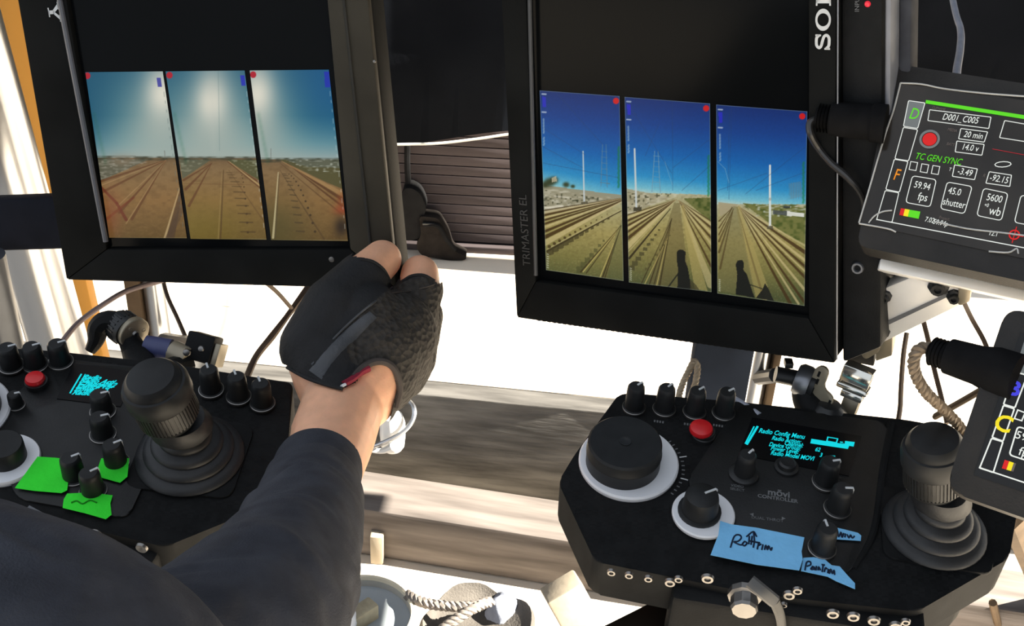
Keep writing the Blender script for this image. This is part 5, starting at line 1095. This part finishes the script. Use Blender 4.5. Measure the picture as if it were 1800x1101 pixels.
PALM = [[(606, 705, .85, .0290), (585, 650, .858, .0300), (560, 612, .862, .0262)],
        [(606, 705, .85, .0290), (650, 650, .872, .0330), (690, 590, .892, .0320), (715, 560, .91, .0220)],
        [(630, 690, .86, .029), (660, 620, .875, .034), (640, 570, .878, .030)],
        [(560, 612, .862, .0262), (640, 590, .878, .033), (690, 590, .892, .032)],
        [(690, 590, .892, .032), (722, 590, .92, .0205)], [(680, 630, .89, .030), (718, 628, .92, .0195)], [(665, 660, .88, .028), (706, 658, .908, .0175)]]
THUMB = [(560, 612, .862, .0262), (592, 545, .872, .0235), (636, 492, .89, .0185), (655, 472, .902, .0160), (672, 456, .914, .0150)]
INDEX = [(715, 560, .91, .0215), (737, 512, .915, .0165), (738, 482, .93, .0150), (738, 484, .955, .0135), (738, 500, .975, .0120)]
MID = [(722, 590, .92, .0205), (738, 556, .945, .0165), (738, 548, .975, .0140), (732, 565, .992, .0120)]
RING = [(718, 628, .92, .0195), (730, 606, .95, .0160), (730, 600, .978, .0135), (726, 618, .99, .0118)]
PINK = [(706, 658, .908, .0175), (724, 646, .94, .0140), (724, 644, .962, .0120), (720, 658, .972, .0105)]
person = thing('person', 'arm and dark sweatshirt of a person gripping the monitor corner in a fingerless glove', 'person', at(560, 850, .76))
inv = Matrix.Translation(-person.location)
def part(name, me, mt, parent=person, smooth=True):
    me.transform(inv); me.materials.clear(); me.materials.append(mt)
    me.polygons.foreach_set('use_smooth', [smooth] * len(me.polygons)); return link(name, me, parent)
body_me = organic([FORE] + PALM + [THUMB, INDEX, MID, RING, PINK], .0016, 5)
body = part('body', body_me, M_skin)
# thumb nail
grow = lambda ch, g: [(u, v, d, r + g) for u, v, d, r in ch]
G = .0022
gl_me = organic([grow(c, G) for c in PALM] + [grow(THUMB, G), grow(INDEX[:4], G), grow(MID[:3], G), grow(RING[:3], G), grow(PINK[:3], G), grow(FORE[2:], G * .9)], .0015, 5)
bmg = bmesh.new(); bmg.from_mesh(gl_me)
CUT = [[(470, 636), (498, 640), (540, 663), (600, 684), (626, 672), (642, 648), (660, 638), (680, 641), (692, 655), (699, 685), (686, 735), (640, 870), (470, 870)],
       [(618, 450), (648, 455), (670, 468), (682, 488), (690, 506), (703, 488), (704, 465), (714, 405), (640, 400)],
       [(702, 465), (705, 494), (722, 484), (745, 483), (772, 500), (800, 480), (745, 420), (706, 430)]]
KNIT = [(604, 600), (632, 548), (668, 520), (706, 494), (800, 478), (800, 760), (684, 740), (699, 685), (692, 655), (680, 641), (660, 638), (642, 648), (620, 640)]
LEATH = [(538, 650), (575, 605), (622, 560), (655, 545), (668, 556), (620, 600), (590, 635), (566, 672)]
tree_px = {}
dele = []; lab = {}
for f in bmg.faces:
    u, v, d = proj(f.calc_center_median())
    if any(inside(c, u, v) for c in CUT): dele.append(f)
    else: lab[f.index] = 1 if inside(KNIT, u, v) else 0
full = BVHTree.FromBMesh(bmg)
def sub(k):
    b = bmesh.new(); b.from_mesh(gl_me); b.faces.ensure_lookup_table()
    bmesh.ops.delete(b, geom=[f for f in b.faces if lab.get(f.index) != k], context='FACES')
    me = bpy.data.meshes.new('g'); b.to_mesh(me); b.free(); return me
gl = part('glove', sub(0), M_glove)
part('knit_panel', sub(1), M_knit, gl); 
bmg.free()
def surf(u, v, lift=.0006):
    d = ray(u, v).normalized(); h = full.ray_cast(CAM, d)
    return (h[0] - d * lift) if h[0] is not None else at(u, v, .87)
def ontube(name, px, r, mt, parent, flat=1.0, lift=.0004):
    b = Mb(); b.tube([surf(u, v, lift) for u, v in px], r, 8, 4, flat); bmesh.ops.transform(b.bm, matrix=inv, verts=b.bm.verts); return b.build(name, mt, parent)
def patch(name, A, B, mt, parent, lift=.0009, n=5, m_=4):
    A_ = smooth_path([V((*p, 0)) for p in A], n); B_ = smooth_path([V((*p, 0)) for p in B], n); b = Mb(); g = []
    for a, c in zip(A_, B_): g.append([b.bm.verts.new(surf(*a.lerp(c, i / m_).xy, lift if 0 < i < m_ else -.0004)) for i in range(m_ + 1)])
    for r, q in zip(g[:-1], g[1:]):
        for i in range(m_): b.bm.faces.new((r[i], r[i + 1], q[i + 1], q[i]))
    bmesh.ops.transform(b.bm, matrix=inv, verts=b.bm.verts); return b.build(name, mt, parent, 80)
patch('leather_strip', [(541, 650), (575, 610), (610, 575), (648, 546)], [(566, 668), (592, 632), (624, 600), (664, 560)], M_leather, gl)
M_trim = mat('glove_trim', (.055, .045, .040), .7, 0, .3, .15, 80)
ontube('hem', [(622, 664), (632, 652), (642, 644), (660, 636), (680, 638), (695, 652), (703, 684), (696, 716)], .0026, M_trim, gl)
ontube('hem', [(505, 646), (540, 665), (575, 677), (602, 684)], .0014, M_glove, gl)
ontube('hem', [(634, 456), (655, 460), (674, 474), (686, 496)], .0013, M_glove, gl)
ontube('hem', [(708, 494), (724, 485), (745, 484), (764, 494)], .0012, M_glove, gl)
ontube('seam', [(690, 505), (660, 530), (632, 552), (590, 592), (548, 642)], .0008, M_leather, gl)
ontube('strap_lining', [(604, 676), (618, 668), (632, 656), (648, 648)], .0042, mat('strap_red', (.22, .012, .03), .7, 0, .3, .2, 80), gl, .6, -.001)
ontube('strap_edge', [(600, 680), (614, 672), (626, 660)], .0012, M_white, gl)
ontube('hem_stitch', [(690, 515), (720, 512), (745, 506), (764, 500)], .0005, M_trim, gl)
# sweatshirt
SL = [(560, 822, .778, .0272), (553, 845, .764, .0290), (546, 868, .748, .0315), (538, 900, .715, .0345), (526, 955, .665, .0365), (488, 1030, .605, .0400), (452, 1080, .575, .0450), (390, 1150, .545, .050), (250, 1290, .50, .062), (100, 1420, .48, .08)]
TOR = [(-420, 1160, .46, .066), (-150, 1190, .44, .068), (20, 1252, .43, .068), (110, 1330, .43, .070), (100, 1420, .46, .08)]
TOR2 = [(-420, 1160, .46, .066), (-300, 1500, .55, .12), (0, 1600, .6, .12), (100, 1420, .48, .08)]
sw = organic([SL, TOR, TOR2], .0028, 8)
b = bmesh.new(); b.from_mesh(sw); b.normal_update()
axw = (at(390, 1150, .545) - at(560, 822, .778)).normalized()
for v in b.verts:
    p = v.co; t = p.dot(axw); n1 = noise.noise(p * 22 + V((3, 1, 7))); n2 = noise.noise(V((t * 60 + n1 * 2.5, p.x * 9, p.z * 9)))
    v.co += v.normal * (.0030 * n1 + .0026 * n2)
me = bpy.data.meshes.new('s'); 
# open the cuff end
u0 = at(560, 822, .778); ad = (at(546, 868, .748) - u0).normalized()
bmesh.ops.delete(b, geom=[f for f in b.faces if (f.calc_center_median() - u0).dot(ad) < .0], context='FACES')
b.to_mesh(me); b.free(); swo = part('sweatshirt', me, M_shirt)
for v in (): pass
cf = Mb(); ring = []
e1 = ad.orthogonal().normalized(); e2 = ad.cross(e1)
cf.lathe([(.0262, .002), (.0270, -.0005), (.0284, .001), (.0290, .005), (.0292, .016), (.0296, .030), (.0290, .032)], 56, Matrix.Translation(-person.location) @ axis_m(u0 - ad * .002, ad))
cf.build('cuff', M_shirt, swo)
